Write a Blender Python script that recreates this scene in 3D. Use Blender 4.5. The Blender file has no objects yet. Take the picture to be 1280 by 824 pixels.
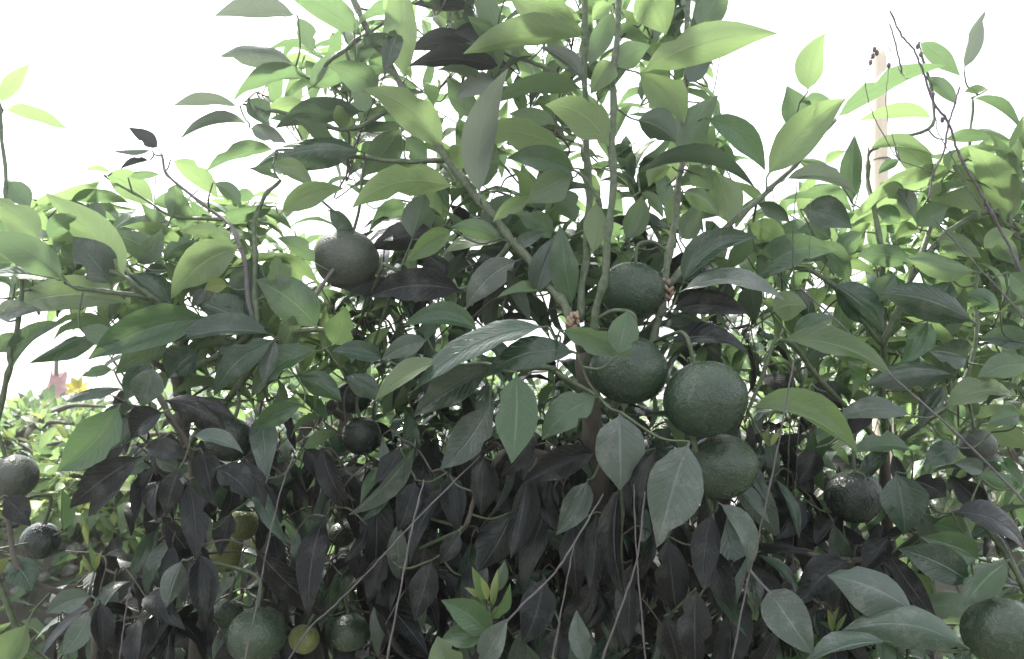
import bpy, math, random
import numpy as np
from mathutils import Vector, Matrix

random.seed(7)
rng = np.random.default_rng(7)
R = math.radians
scene = bpy.context.scene
col = scene.collection

# ------------------------------------------------------------------ camera
F = 1004.0                       # focal length in photograph pixels
CAM_Z = 1.25
PITCH = R(5.0)
cam_d = bpy.data.cameras.new('camera')
cam_d.sensor_width = 36.0
cam_d.lens = 36.0 * F / 1280.0
cam_d.clip_start = 0.02
cam_d.clip_end = 2000.0
cam_d.dof.use_dof = True
cam_d.dof.focus_distance = 0.84
cam_d.dof.aperture_fstop = 13.0
cam = bpy.data.objects.new('camera', cam_d)
col.objects.link(cam)
cam.location = (0, 0, CAM_Z)
cam.rotation_euler = (R(90) + PITCH, 0, 0)
scene.camera = cam

# ------------------------------------------------------------------ sky, sun, exposure
SUN_EL, SUN_AZ = R(55), R(-33)         # azimuth from +Y towards +X
world = bpy.data.worlds.new('World')
scene.world = world
world.use_nodes = True
wn, wl = world.node_tree.nodes, world.node_tree.links
wn.clear()
sky = wn.new('ShaderNodeTexSky')
sky.sky_type = 'NISHITA'
sky.sun_disc = False
sky.sun_elevation = SUN_EL
sky.sun_rotation = SUN_AZ
sky.air_density = 1.0
sky.dust_density = 3.0
hs = wn.new('ShaderNodeHueSaturation')
hs.inputs['Saturation'].default_value = 0.25
cl = wn.new('ShaderNodeTexNoise')
cl.inputs['Scale'].default_value = 2.2
cl.inputs['Detail'].default_value = 5
tc = wn.new('ShaderNodeTexCoord')
wl.new(tc.outputs['Generated'], cl.inputs['Vector'])
mr = wn.new('ShaderNodeMapRange')
mr.inputs['From Min'].default_value = 0.25
mr.inputs['From Max'].default_value = 0.6
mr.inputs['To Min'].default_value = 0.05
mr.inputs['To Max'].default_value = 0.25
wl.new(cl.outputs['Fac'], mr.inputs['Value'])
mixc = wn.new('ShaderNodeMix')
mixc.data_type = 'RGBA'
mixc.inputs['B'].default_value = (8.2, 8.3, 8.6, 1)      # even white cloud deck
wl.new(sky.outputs['Color'], hs.inputs['Color'])
wl.new(mr.outputs['Result'], mixc.inputs['Factor'])
wl.new(hs.outputs['Color'], mixc.inputs['A'])
bg = wn.new('ShaderNodeBackground')
bg.inputs['Strength'].default_value = 0.10
wl.new(mixc.outputs['Result'], bg.inputs['Color'])
out = wn.new('ShaderNodeOutputWorld')
wl.new(bg.outputs['Background'], out.inputs['Surface'])

sun_d = bpy.data.lights.new('sun', 'SUN')
sun_d.energy = 4.6
sun_d.angle = R(14)
sun_d.color = (1.0, 0.96, 0.88)
sun = bpy.data.objects.new('sun', sun_d)
col.objects.link(sun)
to_sun = Vector((math.sin(SUN_AZ) * math.cos(SUN_EL), math.cos(SUN_AZ) * math.cos(SUN_EL), math.sin(SUN_EL)))
sun.rotation_euler = to_sun.to_track_quat('Z', 'Y').to_euler()
sun.location = to_sun * 30

vs = scene.view_settings
vs.view_transform = 'Standard'
vs.look = 'None'
vs.gamma = 1.0
vs.exposure = 2.05
HAZE = 0.015
vs.use_curve_mapping = False
scene.cycles.use_denoising = True
scene.cycles.max_bounces = 7
scene.cycles.transparent_max_bounces = 7
scene.cycles.volume_bounces = 1

# ------------------------------------------------------------------ helpers
CT, ST = math.cos(PITCH), math.sin(PITCH)
def at(px, py, d):
    """photograph pixel at a depth in metres -> point in the place"""
    x = (px - 640.0) / F * d
    u = (412.0 - py) / F * d
    return np.array([x, d * CT - u * ST, CAM_Z + d * ST + u * CT])
CAM_P = np.array([0, 0, CAM_Z])
def to_px(P):
    P = np.atleast_2d(P) - CAM_P
    d = P[:, 1] * CT + P[:, 2] * ST
    u = -P[:, 1] * ST + P[:, 2] * CT
    d = np.maximum(d, 1e-3)
    return 640 + P[:, 0] / d * F, 412 - u / d * F, d
def nrm(v):
    v = np.asarray(v, float)
    return v / (np.linalg.norm(v) + 1e-12)

def mesh_obj(name, verts, faces, mat, parent=None, uvs=None, smooth=True):
    me = bpy.data.meshes.new(name)
    me.from_pydata([tuple(v) for v in verts], [], [tuple(f) for f in faces])
    if uvs is not None:
        lay = me.uv_layers.new(name='UVMap')
        idx = np.empty(len(me.loops), dtype=np.int32)
        me.loops.foreach_get('vertex_index', idx)
        lay.data.foreach_set('uv', np.asarray(uvs, dtype=np.float32)[idx].ravel())
    if smooth:
        me.polygons.foreach_set('use_smooth', [True] * len(me.polygons))
    if mat is not None:
        me.materials.append(mat)
    o = bpy.data.objects.new(name, me)
    col.objects.link(o)
    o.parent = parent
    return o
def empty(name, loc=(0, 0, 0)):
    o = bpy.data.objects.new(name, None)
    o.empty_display_size = 0.05
    col.objects.link(o)
    o.location = tuple(loc)
    return o
def tag(o, label=None, cat=None, group=None, kind=None):
    if label: o['label'] = label
    if cat: o['category'] = cat
    if group: o['group'] = group
    if kind: o['kind'] = kind
    return o

def catmull(pts, n=6):
    pts = np.asarray(pts, float)
    if len(pts) < 3:
        t = np.linspace(0, 1, n + 1)[:, None]
        return pts[0] * (1 - t) + pts[-1] * t
    P = np.vstack([2 * pts[0] - pts[1], pts, 2 * pts[-1] - pts[-2]])
    res = []
    for i in range(1, len(P) - 2):
        for k in range(n):
            t = k / n
            a, b, c, d = P[i - 1], P[i], P[i + 1], P[i + 2]
            res.append(0.5 * (2 * b + (c - a) * t + (2 * a - 5 * b + 4 * c - d) * t * t + (3 * b - a - 3 * c + d) * t ** 3))
    res.append(pts[-1])
    return np.array(res)
def tube(path, radii, sides=6, cap=True):
    path = np.asarray(path, float)
    n = len(path)
    T = np.gradient(path, axis=0)
    T /= np.linalg.norm(T, axis=1)[:, None] + 1e-12
    ref = np.array([0.3, 0.9, 0.1])
    V, Fc, U = [], [], []
    for i in range(n):
        a = nrm(np.cross(T[i], ref)); b = np.cross(T[i], a)
        for k in range(sides):
            an = 2 * math.pi * k / sides
            V.append(path[i] + radii[i] * (math.cos(an) * a + math.sin(an) * b))
            U.append((k / sides, i / (n - 1)))
    for i in range(n - 1):
        for k in range(sides):
            Fc.append((i * sides + k, i * sides + (k + 1) % sides, (i + 1) * sides + (k + 1) % sides, (i + 1) * sides + k))
    if cap:
        Fc.append(tuple(range(sides - 1, -1, -1)))
        Fc.append(tuple((n - 1) * sides + k for k in range(sides)))
    return V, Fc, U
class MB:
    def __init__(s): s.V, s.F, s.U = [], [], []
    def add(s, V, Fc, U=None):
        b = len(s.V)
        s.V.extend([tuple(v) for v in V])
        s.F.extend([tuple(i + b for i in f) for f in Fc])
        s.U.extend(U if U is not None else [(0, 0)] * len(V))
        return s
    def box(s, c, h, rot=None):
        v = [Vector((sx * h[0], sy * h[1], sz * h[2])) for sz in (-1, 1) for sy in (-1, 1) for sx in (-1, 1)]
        if rot: v = [rot @ q for q in v]
        v = [(q[0] + c[0], q[1] + c[1], q[2] + c[2]) for q in v]
        return s.add(v, [(0, 2, 3, 1), (4, 5, 7, 6), (0, 1, 5, 4), (2, 6, 7, 3), (0, 4, 6, 2), (1, 3, 7, 5)])
    def build(s, name, mat, parent=None, smooth=True):
        return mesh_obj(name, s.V, s.F, mat, parent, s.U, smooth)

# ------------------------------------------------------------------ materials
def new_mat(name):
    m = bpy.data.materials.new(name)
    m.use_nodes = True
    m.node_tree.nodes.clear()
    return m, m.node_tree.nodes, m.node_tree.links
def math_node(N, L, op, a, b=None, c=None, clamp=False):
    n = N.new('ShaderNodeMath'); n.operation = op; n.use_clamp = clamp
    for i, v in enumerate((a, b, c)):
        if v is None: continue
        if isinstance(v, (int, float)): n.inputs[i].default_value = v
        else: L.new(v, n.inputs[i])
    return n.outputs[0]
def mix_rgb(N, L, fac, a, b, blend='MIX'):
    n = N.new('ShaderNodeMix'); n.data_type = 'RGBA'; n.blend_type = blend
    for key, v in (('Factor', fac), ('A', a), ('B', b)):
        if isinstance(v, (int, float)): n.inputs[key].default_value = v
        elif isinstance(v, tuple): n.inputs[key].default_value = v if len(v) == 4 else v + (1,)
        else: L.new(v, n.inputs[key])
    return n.outputs['Result']

def leaf_mat(name, top, under, trans, tfac, rough, dust=0.15, var=0.35, ior=1.6):
    m, N, L = new_mat(name)
    uv = N.new('ShaderNodeUVMap')
    sep = N.new('ShaderNodeSeparateXYZ'); L.new(uv.outputs[0], sep.inputs[0])
    u, v = sep.outputs[0], sep.outputs[1]
    au = math_node(N, L, 'ABSOLUTE', math_node(N, L, 'SUBTRACT', u, 0.5))
    rib = math_node(N, L, 'SUBTRACT', 1.0, math_node(N, L, 'DIVIDE', au, 0.04), clamp=True)
    ph = math_node(N, L, 'SUBTRACT', math_node(N, L, 'MULTIPLY', v, 11.0), math_node(N, L, 'MULTIPLY', au, 5.5))
    fr = math_node(N, L, 'ABSOLUTE', math_node(N, L, 'SUBTRACT', math_node(N, L, 'FRACT', ph), 0.5))
    vein = math_node(N, L, 'SUBTRACT', 1.0, math_node(N, L, 'DIVIDE', fr, 0.09), clamp=True)
    geo = N.new('ShaderNodeNewGeometry')
    oi = N.new('ShaderNodeObjectInfo')
    rnd = math_node(N, L, 'FRACT', math_node(N, L, 'ADD', oi.outputs['Random'], geo.outputs['Random Per Island']))
    pos = N.new('ShaderNodeTexCoord')
    nz = N.new('ShaderNodeTexNoise'); nz.inputs['Scale'].default_value = 45; nz.inputs['Detail'].default_value = 4
    L.new(pos.outputs['Object'], nz.inputs['Vector'])
    nf = N.new('ShaderNodeTexNoise'); nf.inputs['Scale'].default_value = 420; nf.inputs['Detail'].default_value = 3
    L.new(pos.outputs['Object'], nf.inputs['Vector'])
    # per-leaf value and hue
    hsv = N.new('ShaderNodeHueSaturation')
    hsv.inputs['Color'].default_value = top + (1,)
    L.new(math_node(N, L, 'MULTIPLY_ADD', rnd, 2 * var, 1 - var), hsv.inputs['Value'])
    r2 = math_node(N, L, 'FRACT', math_node(N, L, 'MULTIPLY', rnd, 7.31))
    L.new(math_node(N, L, 'MULTIPLY_ADD', r2, 0.05, 0.475), hsv.inputs['Hue'])
    r3 = math_node(N, L, 'FRACT', math_node(N, L, 'MULTIPLY', rnd, 13.7))
    L.new(math_node(N, L, 'MULTIPLY_ADD', r3, 0.5, 0.7), hsv.inputs['Saturation'])
    c = mix_rgb(N, L, math_node(N, L, 'MULTIPLY', nz.outputs['Fac'], 0.7), hsv.outputs['Color'],
                tuple(x * 0.55 for x in top))
    vm = math_node(N, L, 'MAXIMUM', math_node(N, L, 'MULTIPLY', rib, 0.8), math_node(N, L, 'MULTIPLY', vein, 0.2))
    pale = tuple(min(1, x * 1.7 + 0.05) for x in top)
    c = mix_rgb(N, L, vm, c, pale)
    # dust / residue on the upper face
    dm = N.new('ShaderNodeMapRange')
    dm.inputs['From Min'].default_value = 0.52; dm.inputs['From Max'].default_value = 0.8
    dm.inputs['To Max'].default_value = 1.0
    L.new(math_node(N, L, 'ADD', math_node(N, L, 'MULTIPLY', nz.outputs['Fac'], 0.75), math_node(N, L, 'MULTIPLY', nf.outputs['Fac'], 0.3)), dm.inputs['Value'])
    c = mix_rgb(N, L, math_node(N, L, 'MULTIPLY', dm.outputs[0], dust * 2.2, clamp=True), c, (0.30, 0.31, 0.29))
    # brown specks
    sp = N.new('ShaderNodeTexVoronoi'); sp.inputs['Scale'].default_value = 130
    L.new(pos.outputs['Object'], sp.inputs['Vector'])
    spm = math_node(N, L, 'MULTIPLY', math_node(N, L, 'LESS_THAN', sp.outputs['Distance'], 0.12),
                    math_node(N, L, 'GREATER_THAN', nz.outputs['Fac'], 0.56))
    c = mix_rgb(N, L, math_node(N, L, 'MULTIPLY', spm, 0.6), c, (0.05, 0.04, 0.025))
    big = N.new('ShaderNodeTexNoise'); big.inputs['Scale'].default_value = 16; big.inputs['Detail'].default_value = 3
    L.new(pos.outputs['Object'], big.inputs['Vector'])
    ym = N.new('ShaderNodeMapRange'); ym.inputs['From Min'].default_value = 0.58; ym.inputs['From Max'].default_value = 0.72
    L.new(big.outputs['Fac'], ym.inputs['Value'])
    c = mix_rgb(N, L, math_node(N, L, 'MULTIPLY', ym.outputs[0], 0.4 if top[1] > 0.105 else 0.0), c, tuple(min(1, x * k) for x, k in zip(top, (1.75, 1.55, 0.9))))
    cu = mix_rgb(N, L, vm, under, tuple(min(1, x * 1.3 + 0.04) for x in under))
    cu = mix_rgb(N, L, math_node(N, L, 'MULTIPLY', rnd, 0.5), cu, top)
    c = mix_rgb(N, L, geo.outputs['Backfacing'], c, cu)
    bp = N.new('ShaderNodeBump'); bp.inputs['Strength'].default_value = 0.6; bp.inputs['Distance'].default_value = 0.0016
    hgt = math_node(N, L, 'SUBTRACT', math_node(N, L, 'MULTIPLY', nz.outputs['Fac'], 0.9),
                    math_node(N, L, 'MULTIPLY', math_node(N, L, 'MAXIMUM', rib, math_node(N, L, 'MULTIPLY', vein, 0.5)), 0.6))
    hgt = math_node(N, L, 'ADD', hgt, math_node(N, L, 'MULTIPLY', nf.outputs['Fac'], 0.15))
    L.new(hgt, bp.inputs['Height'])
    pb = N.new('ShaderNodeBsdfPrincipled')
    L.new(c, pb.inputs['Base Color'])
    L.new(math_node(N, L, 'MULTIPLY_ADD', geo.outputs['Backfacing'], 0.22, rough), pb.inputs['Roughness'])
    pb.inputs['IOR'].default_value = ior
    L.new(bp.outputs[0], pb.inputs['Normal'])
    tr = N.new('ShaderNodeBsdfTranslucent')
    tcol = mix_rgb(N, L, math_node(N, L, 'MULTIPLY', vm, 0.8), trans, tuple(x * 0.55 for x in trans))
    tcol = mix_rgb(N, L, math_node(N, L, 'MULTIPLY', nz.outputs['Fac'], 0.6), tcol, tuple(x * 0.6 for x in trans))
    L.new(tcol, tr.inputs['Color'])
    mx = N.new('ShaderNodeMixShader'); mx.inputs[0].default_value = tfac
    L.new(pb.outputs[0], mx.inputs[1]); L.new(tr.outputs[0], mx.inputs[2])
    o = N.new('ShaderNodeOutputMaterial'); L.new(mx.outputs[0], o.inputs[0])
    return m

LM = {
    'y': leaf_mat('leaf_young', (0.100, 0.175, 0.062), (0.17, 0.235, 0.115), (0.27, 0.40, 0.15), 0.38, 0.25, 0.08),
    'g': leaf_mat('leaf_green', (0.046, 0.110, 0.046), (0.12, 0.17, 0.10), (0.19, 0.31, 0.125), 0.32, 0.22, 0.14),
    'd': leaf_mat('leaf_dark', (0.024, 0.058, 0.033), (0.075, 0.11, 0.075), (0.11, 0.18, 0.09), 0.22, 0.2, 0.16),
    'k': leaf_mat('leaf_shade_dark', (0.0085, 0.0120, 0.0118), (0.028, 0.036, 0.035), (0.04, 0.042, 0.038), 0.12, 0.30, 0.10, 0.7, 1.36),  # deep shade of the crown put into the leaf colour, plus slight dust
    'e': leaf_mat('leaf_grey', (0.068, 0.104, 0.078), (0.16, 0.185, 0.16), (0.16, 0.21, 0.14), 0.22, 0.25, 0.28),
    's': leaf_mat('leaf_sprout', (0.20, 0.26, 0.075), (0.24, 0.29, 0.11), (0.36, 0.44, 0.13), 0.40, 0.38, 0.02, 0.2),
}

def plain(name, c1, c2, scale=30, rough=0.7, bump=0.3, detail=5, stretch=(1, 1, 1), dist=0.002, spec=0.5):
    m, N, L = new_mat(name)
    tcn = N.new('ShaderNodeTexCoord')
    mp = N.new('ShaderNodeMapping'); mp.inputs['Scale'].default_value = stretch
    L.new(tcn.outputs['Object'], mp.inputs['Vector'])
    nz = N.new('ShaderNodeTexNoise'); nz.inputs['Scale'].default_value = scale; nz.inputs['Detail'].default_value = detail
    L.new(mp.outputs[0], nz.inputs['Vector'])
    rmp = N.new('ShaderNodeMapRange'); rmp.inputs['From Min'].default_value = 0.3; rmp.inputs['From Max'].default_value = 0.7
    L.new(nz.outputs['Fac'], rmp.inputs['Value'])
    c = mix_rgb(N, L, rmp.outputs[0], c1, c2)
    pb = N.new('ShaderNodeBsdfPrincipled'); L.new(c, pb.inputs['Base Color'])
    pb.inputs['Roughness'].default_value = rough
    pb.inputs['Specular IOR Level'].default_value = spec
    bp = N.new('ShaderNodeBump'); bp.inputs['Strength'].default_value = bump; bp.inputs['Distance'].default_value = dist
    L.new(nz.outputs['Fac'], bp.inputs['Height']); L.new(bp.outputs[0], pb.inputs['Normal'])
    o = N.new('ShaderNodeOutputMaterial'); L.new(pb.outputs[0], o.inputs[0])
    return m

M_STEM = plain('green_stem', (0.04, 0.065, 0.032), (0.10, 0.13, 0.07), 150, 0.5, 0.8)
M_PALE = plain('pale_stem', (0.060, 0.082, 0.048), (0.13, 0.150, 0.098), 160, 0.6, 0.9)
M_BARK = plain('bark', (0.05, 0.045, 0.035), (0.12, 0.11, 0.09), 60, 0.85, 0.8, stretch=(1, 1, 0.3))
M_NODE = plain('bud_scales', (0.22, 0.14, 0.10), (0.38, 0.29, 0.21), 160, 0.7, 0.4)
M_DRY = plain('dry_stalk', (0.075, 0.07, 0.075), (0.15, 0.14, 0.14), 90, 0.75, 0.4)
M_DRYP = plain('dried_flower', (0.08, 0.065, 0.085), (0.17, 0.14, 0.17), 140, 0.85, 0.6)
M_WOOD = plain('stake_wood', (0.62, 0.53, 0.40), (0.74, 0.66, 0.53), 25, 0.75, 0.4, stretch=(6, 6, 0.6))  # wood lightened, the pale wash of haze is put into its colour
M_PINK = plain('pink_cloth', (0.42, 0.22, 0.24), (0.58, 0.38, 0.40), 18, 0.85, 0.5)
M_YEL = plain('yellow_petal', (0.50, 0.42, 0.05), (0.62, 0.55, 0.10), 60, 0.6, 0.2)
M_SOIL = plain('soil', (0.05, 0.046, 0.040), (0.115, 0.108, 0.096), 6, 0.95, 1.0, 10, dist=0.03)
M_STONE = plain('stone', (0.12, 0.12, 0.115), (0.25, 0.245, 0.235), 30, 0.85, 0.6, 8)
M_HILL = plain('hill_wood', (0.05, 0.08, 0.05), (0.09, 0.12, 0.08), 0.12, 0.95, 1.0, 8, dist=2.0)
M_WALL = plain('painted_wall', (0.62, 0.64, 0.66), (0.72, 0.73, 0.74), 3, 0.8, 0.1)
M_ROOF = plain('metal_roof', (0.28, 0.34, 0.42), (0.36, 0.42, 0.50), 5, 0.5, 0.1)
M_GLASS = plain('window_glass', (0.03, 0.04, 0.05), (0.05, 0.06, 0.07), 5, 0.1, 0.0)

def orange_mat(name, c1, c2, rough):
    m, N, L = new_mat(name)
    tcn = N.new('ShaderNodeTexCoord')
    def noise(sc, det, dist=0.0):
        n = N.new('ShaderNodeTexNoise'); n.inputs['Scale'].default_value = sc; n.inputs['Detail'].default_value = det
        n.inputs['Distortion'].default_value = dist
        L.new(tcn.outputs['Object'], n.inputs['Vector']); return n.outputs['Fac']
    big, mid, fine = noise(38, 4, .8), noise(170, 3, .5), noise(600, 2)
    vo = N.new('ShaderNodeTexVoronoi'); vo.inputs['Scale'].default_value = 430
    L.new(tcn.outputs['Object'], vo.inputs['Vector'])
    r1 = N.new('ShaderNodeMapRange'); r1.inputs['From Min'].default_value = 0.3; r1.inputs['From Max'].default_value = 0.7
    L.new(math_node(N, L, 'ADD', math_node(N, L, 'MULTIPLY', big, .6), math_node(N, L, 'MULTIPLY', mid, .4)), r1.inputs['Value'])
    c = mix_rgb(N, L, r1.outputs[0], c1, c2)
    pm = math_node(N, L, 'LESS_THAN', vo.outputs['Distance'], 0.24)
    c = mix_rgb(N, L, math_node(N, L, 'MULTIPLY', pm, 0.5), c, tuple(x * 2.0 for x in c2))
    pt = N.new('ShaderNodeMapRange'); pt.inputs['From Min'].default_value = 0.48; pt.inputs['From Max'].default_value = 0.68
    L.new(noise(15, 3, .6), pt.inputs['Value'])
    c = mix_rgb(N, L, math_node(N, L, 'MULTIPLY', pt.outputs[0], 0.55), c, tuple(x * k for x, k in zip(c2, (1.25, 1.3, 1.1))))
    # russet blemishes
    bl = N.new('ShaderNodeMapRange'); bl.inputs['From Min'].default_value = 0.60; bl.inputs['From Max'].default_value = 0.70
    L.new(noise(55, 6, 1.5), bl.inputs['Value'])
    c = mix_rgb(N, L, math_node(N, L, 'MULTIPLY', bl.outputs[0], 0.55), c, (0.10, 0.11, 0.085))
    h = math_node(N, L, 'ADD', math_node(N, L, 'MULTIPLY', math_node(N, L, 'MINIMUM', vo.outputs['Distance'], 0.5), 0.9),
                  math_node(N, L, 'ADD', math_node(N, L, 'MULTIPLY', mid, 1.5), math_node(N, L, 'ADD', math_node(N, L, 'MULTIPLY', big, 1.6), math_node(N, L, 'MULTIPLY', fine, .3))))
    bp = N.new('ShaderNodeBump'); bp.inputs['Strength'].default_value = 0.5; bp.inputs['Distance'].default_value = 0.002
    L.new(h, bp.inputs['Height'])
    pb = N.new('ShaderNodeBsdfPrincipled'); L.new(c, pb.inputs['Base Color'])
    L.new(math_node(N, L, 'MULTIPLY_ADD', bl.outputs[0], .3, rough), pb.inputs['Roughness'])
    L.new(bp.outputs[0], pb.inputs['Normal'])
    o = N.new('ShaderNodeOutputMaterial'); L.new(pb.outputs[0], o.inputs[0])
    return m
OM = {
    'g': orange_mat('orange_rind_green', (0.018, 0.036, 0.022), (0.034, 0.060, 0.036), 0.24),
    'e': orange_mat('orange_rind_dusty', (0.042, 0.052, 0.041), (0.075, 0.087, 0.071), 0.40),
    'd': orange_mat('orange_rind_dark', (0.013, 0.021, 0.017), (0.024, 0.035, 0.028), 0.2),
    'y': orange_mat('orange_rind_yellowing', (0.09, 0.115, 0.035), (0.16, 0.18, 0.06), 0.45),
    'p': orange_mat('orange_rind_pale', (0.024, 0.042, 0.026), (0.045, 0.070, 0.042), 0.26),
}

# ------------------------------------------------------------------ setting
def terrain(x, y):
    # the next terrace starts about 1.6 m beyond the row of trees
    e = 1.55 + 0.12 * math.sin(x * 1.1 + .4)
    t = min(1, max(0, (y - e) / 0.8))
    t = t * t * (3 - 2 * t)
    return 0.90 * t + 0.018 * min(10, max(0, y - 2.4)) + 0.03 * math.sin(x * 3.1 + 1) * math.cos(y * 2.9) * (0.3 + t)
def ground():
    n = 110
    xs = np.sign(np.linspace(-1, 1, n)) * np.abs(np.linspace(-1, 1, n)) ** 3.2 * 400
    ys = 1.9 + np.sign(np.linspace(-.4, 1, n)) * np.abs(np.linspace(-.4, 1, n)) ** 3.6 * 500
    V, Fc = [], []
    for y in ys:
        for x in xs:
            V.append((x, y, terrain(x, y)))
    for j in range(n - 1):
        for i in range(n - 1):
            Fc.append((j * n + i, j * n + i + 1, (j + 1) * n + i + 1, (j + 1) * n + i))
    tag(mesh_obj('ground', V, Fc, M_SOIL), 'bare brown soil rising to a weedy terrace', 'ground', kind='structure')
ground()
def hill():
    V, Fc = [], []
    nx, ny = 70, 14
    for j in range(ny):
        for i in range(nx):
            x = -18 + 36 * i / (nx - 1)
            y = 9 + 5 * j / (ny - 1)
            ridge = 0.50 + 0.10 * math.sin(x * 0.3 + 1.0) + 0.05 * math.sin(x * 1.3) + 0.025 * math.sin(x * 5 + 2)
            z = ridge * math.sin(math.pi * min(1, j / (ny - 1))) + 0.93 + 0.02 * math.sin(i * 2.1 + j * 1.7) - 0.3
            V.append((x, y, z))
    for j in range(ny - 1):
        for i in range(nx - 1):
            a = j * nx + i
            Fc.append((a, a + 1, a + nx + 1, a + nx))
    tag(mesh_obj('hill', V, Fc, M_HILL), 'low wooded rise beyond the terrace', 'hill', kind='structure')
hill()

# ------------------------------------------------------------------ leaf geometry
def silhouette(s):
    lam = np.clip((s - 0.06) / 0.94, 0, 1)
    w = (lam ** 0.78) * (1 - lam) ** 1.12
    w = w / 0.2698
    return np.maximum(w, np.where(s < 0.10, 0.055, 0.012))
def leaf_geo(p0, pm, p1, n0, width, fold, curl, wave, na, nc, twist=0.0, ph=0.0, tip=0.0, nick=0):
    """one leaf blade: quadratic mid-rib p0-pm-p1, upper side along n0"""
    s = np.linspace(0, 1, na) ** 0.92
    if na >= 12: s = np.array([0, .05, .075, .10, .15, .22, .31, .41, .52, .63, .74, .84, .93, 1.0])
    else: s = np.concatenate([[0.0, 0.07], np.linspace(0.11, 1, na - 2)])
    na = len(s)
    S = s[:, None]
    C = (1 - S) ** 2 * p0 + 2 * S * (1 - S) * pm + S * S * p1
    T = 2 * (1 - S) * (pm - p0) + 2 * S * (p1 - pm)
    T /= np.linalg.norm(T, axis=1)[:, None] + 1e-12
    Nn = n0[None] - T * (T @ n0)[:, None]
    Nn /= np.linalg.norm(Nn, axis=1)[:, None] + 1e-9
    B = np.cross(T, Nn)
    if twist:
        a = (s * twist)[:, None]
        Nn, B = Nn * np.cos(a) + B * np.sin(a), B * np.cos(a) - Nn * np.sin(a)
    t = np.linspace(-1, 1, nc)
    hw = silhouette(s) * width * 0.5
    Lc = np.linalg.norm(p1 - p0)
    C = C - Nn * (tip * Lc * (s ** 2.4 - 0.55 * s))[:, None]
    serr = 1 + 0.035 * np.sin(s * 47 + ph)
    off = hw[:, None] * t[None] * np.where(np.abs(t) > 0.9, serr[:, None], 1)
    up = hw[:, None] * (fold * np.abs(t)[None] - curl * (t ** 2)[None])
    up = up + wave * width * (np.sin(s * 13 + ph)[:, None] * t[None] ** 2 * np.sign(t)[None] + 0.6 * np.cos(s * 9 + ph)[:, None] * t[None] ** 2) * (hw / (width * 0.5))[:, None]
    if nick and na >= 8:
        for _ in range(nick):
            r_ = random.randint(4, na - 3); e_ = random.choice((0, nc - 1))
            k_ = random.uniform(.55, .85)
            off[r_, e_] *= k_; up[r_, e_] *= k_
    V = C[:, None] + B[:, None] * off[:, :, None] + Nn[:, None] * up[:, :, None]
    U = np.stack([np.broadcast_to((t * 0.5 + 0.5)[None], (na, nc)), np.broadcast_to(s[:, None], (na, nc))], -1)
    return V.reshape(-1, 3), U.reshape(-1, 2)
_fc = {}
def leaf_faces(na, nc):
    if (na, nc) not in _fc:
        _fc[(na, nc)] = np.array([(i * nc + j, i * nc + j + 1, (i + 1) * nc + j + 1, (i + 1) * nc + j)
                                  for i in range(na - 1) for j in range(nc - 1)])
    return _fc[(na, nc)]
LEAVES = []       # every blade of every tree, before it is split into objects
def add_leaf(tree, cls, V, U, na, nc, hero, c0, owner=None):
    LEAVES.append(dict(tree=tree, cls=cls, V=V, U=U, na=na, nc=nc, hero=hero, base=c0))

UP = np.array([0, 0, 1.0])
def hero_leaf(tree, bx, by, tx, ty, w, bow, cls, d, lift=None, side=None):
    Lp = math.hypot(tx - bx, ty - by)
    slope = random.uniform(-0.28, 0.38)
    if ty > by + 0.6 * Lp and by > 420: slope = random.uniform(0.05, 0.4)
    if lift is not None: slope = lift
    dt = d - slope * Lp * d / F
    p0, p1 = at(bx, by, d), at(tx, ty, dt)
    ax = nrm(p1 - p0)
    L = np.linalg.norm(p1 - p0)
    # sideways bow seen in the picture
    dx, dy = (tx - bx) / Lp, (ty - by) / Lp
    px, py = dy, -dx
    if abs(dx) >= abs(dy):
        if py > 0: px, py = -px, -py
    elif px < 0: px, py = -px, -py
    mx, my = (bx + tx) / 2 + px * bow * 2, (by + ty) / 2 + py * bow * 2
    pm = at(mx, my, (d + dt) / 2 + random.uniform(-0.06, 0.06) * L)
    mid = (p0 + p1) / 2
    v = nrm(CAM_P - mid)
    n0 = nrm(v - ax * (v @ ax))
    u = np.cross(ax, n0)
    if u[2] < 0: u = -u
    real = max(w * d / F, min(0.33 * L, 0.040))
    app = w * d / F
    th = math.acos(min(1, app / real)) if app < real else random.uniform(0, 0.25)
    th = min(th, 1.25)
    ymid = (by + ty) / 2
    if side is None:
        under = random.random() < (0.85 if ymid < 260 else 0.6 if ymid < 330 else 0.25 if ymid < 420 else 0.07)
        if cls in 'kd' and ymid > 300: under = False
    else: under = side == 'u'
    n = (-n0 if under else n0) * math.cos(th) + u * math.sin(th)
    if under and n[2] < -0.2 and ymid > 150: n = n0 * math.cos(th) + u * math.sin(th)
    V, U = leaf_geo(p0, pm, p1, nrm(n), real * 1.03, random.choice((-.4, .4, .6, .8, 1.0)) + random.uniform(-.1, .1), random.uniform(0.1, 0.45),
                    random.uniform(0.01, 0.05), 14, 5, random.uniform(-0.45, 0.45), random.uniform(0, 6), random.uniform(-.02, .22), random.choice((0, 0, 1, 2)))
    add_leaf(tree, cls, V, U, 14, 5, True, p0)

def free_leaf(tree, cls, p0, dirv, L, width, normal, arch, na=8, nc=3, hero=False):
    p1 = p0 + dirv * L
    n = nrm(normal - dirv * (normal @ dirv))
    pm = (p0 + p1) / 2 + n * arch * L * 2
    V, U = leaf_geo(p0, pm, p1, n, width, random.uniform(0.25, 0.8), random.uniform(0, 0.4), random.uniform(0.01, 0.06),
                    na, nc, random.uniform(-0.6, 0.6), random.uniform(0, 6), random.uniform(0, .25), random.choice((0, 0, 0, 1)))
    add_leaf(tree, cls, V, U, na, nc, hero, p0)

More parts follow.
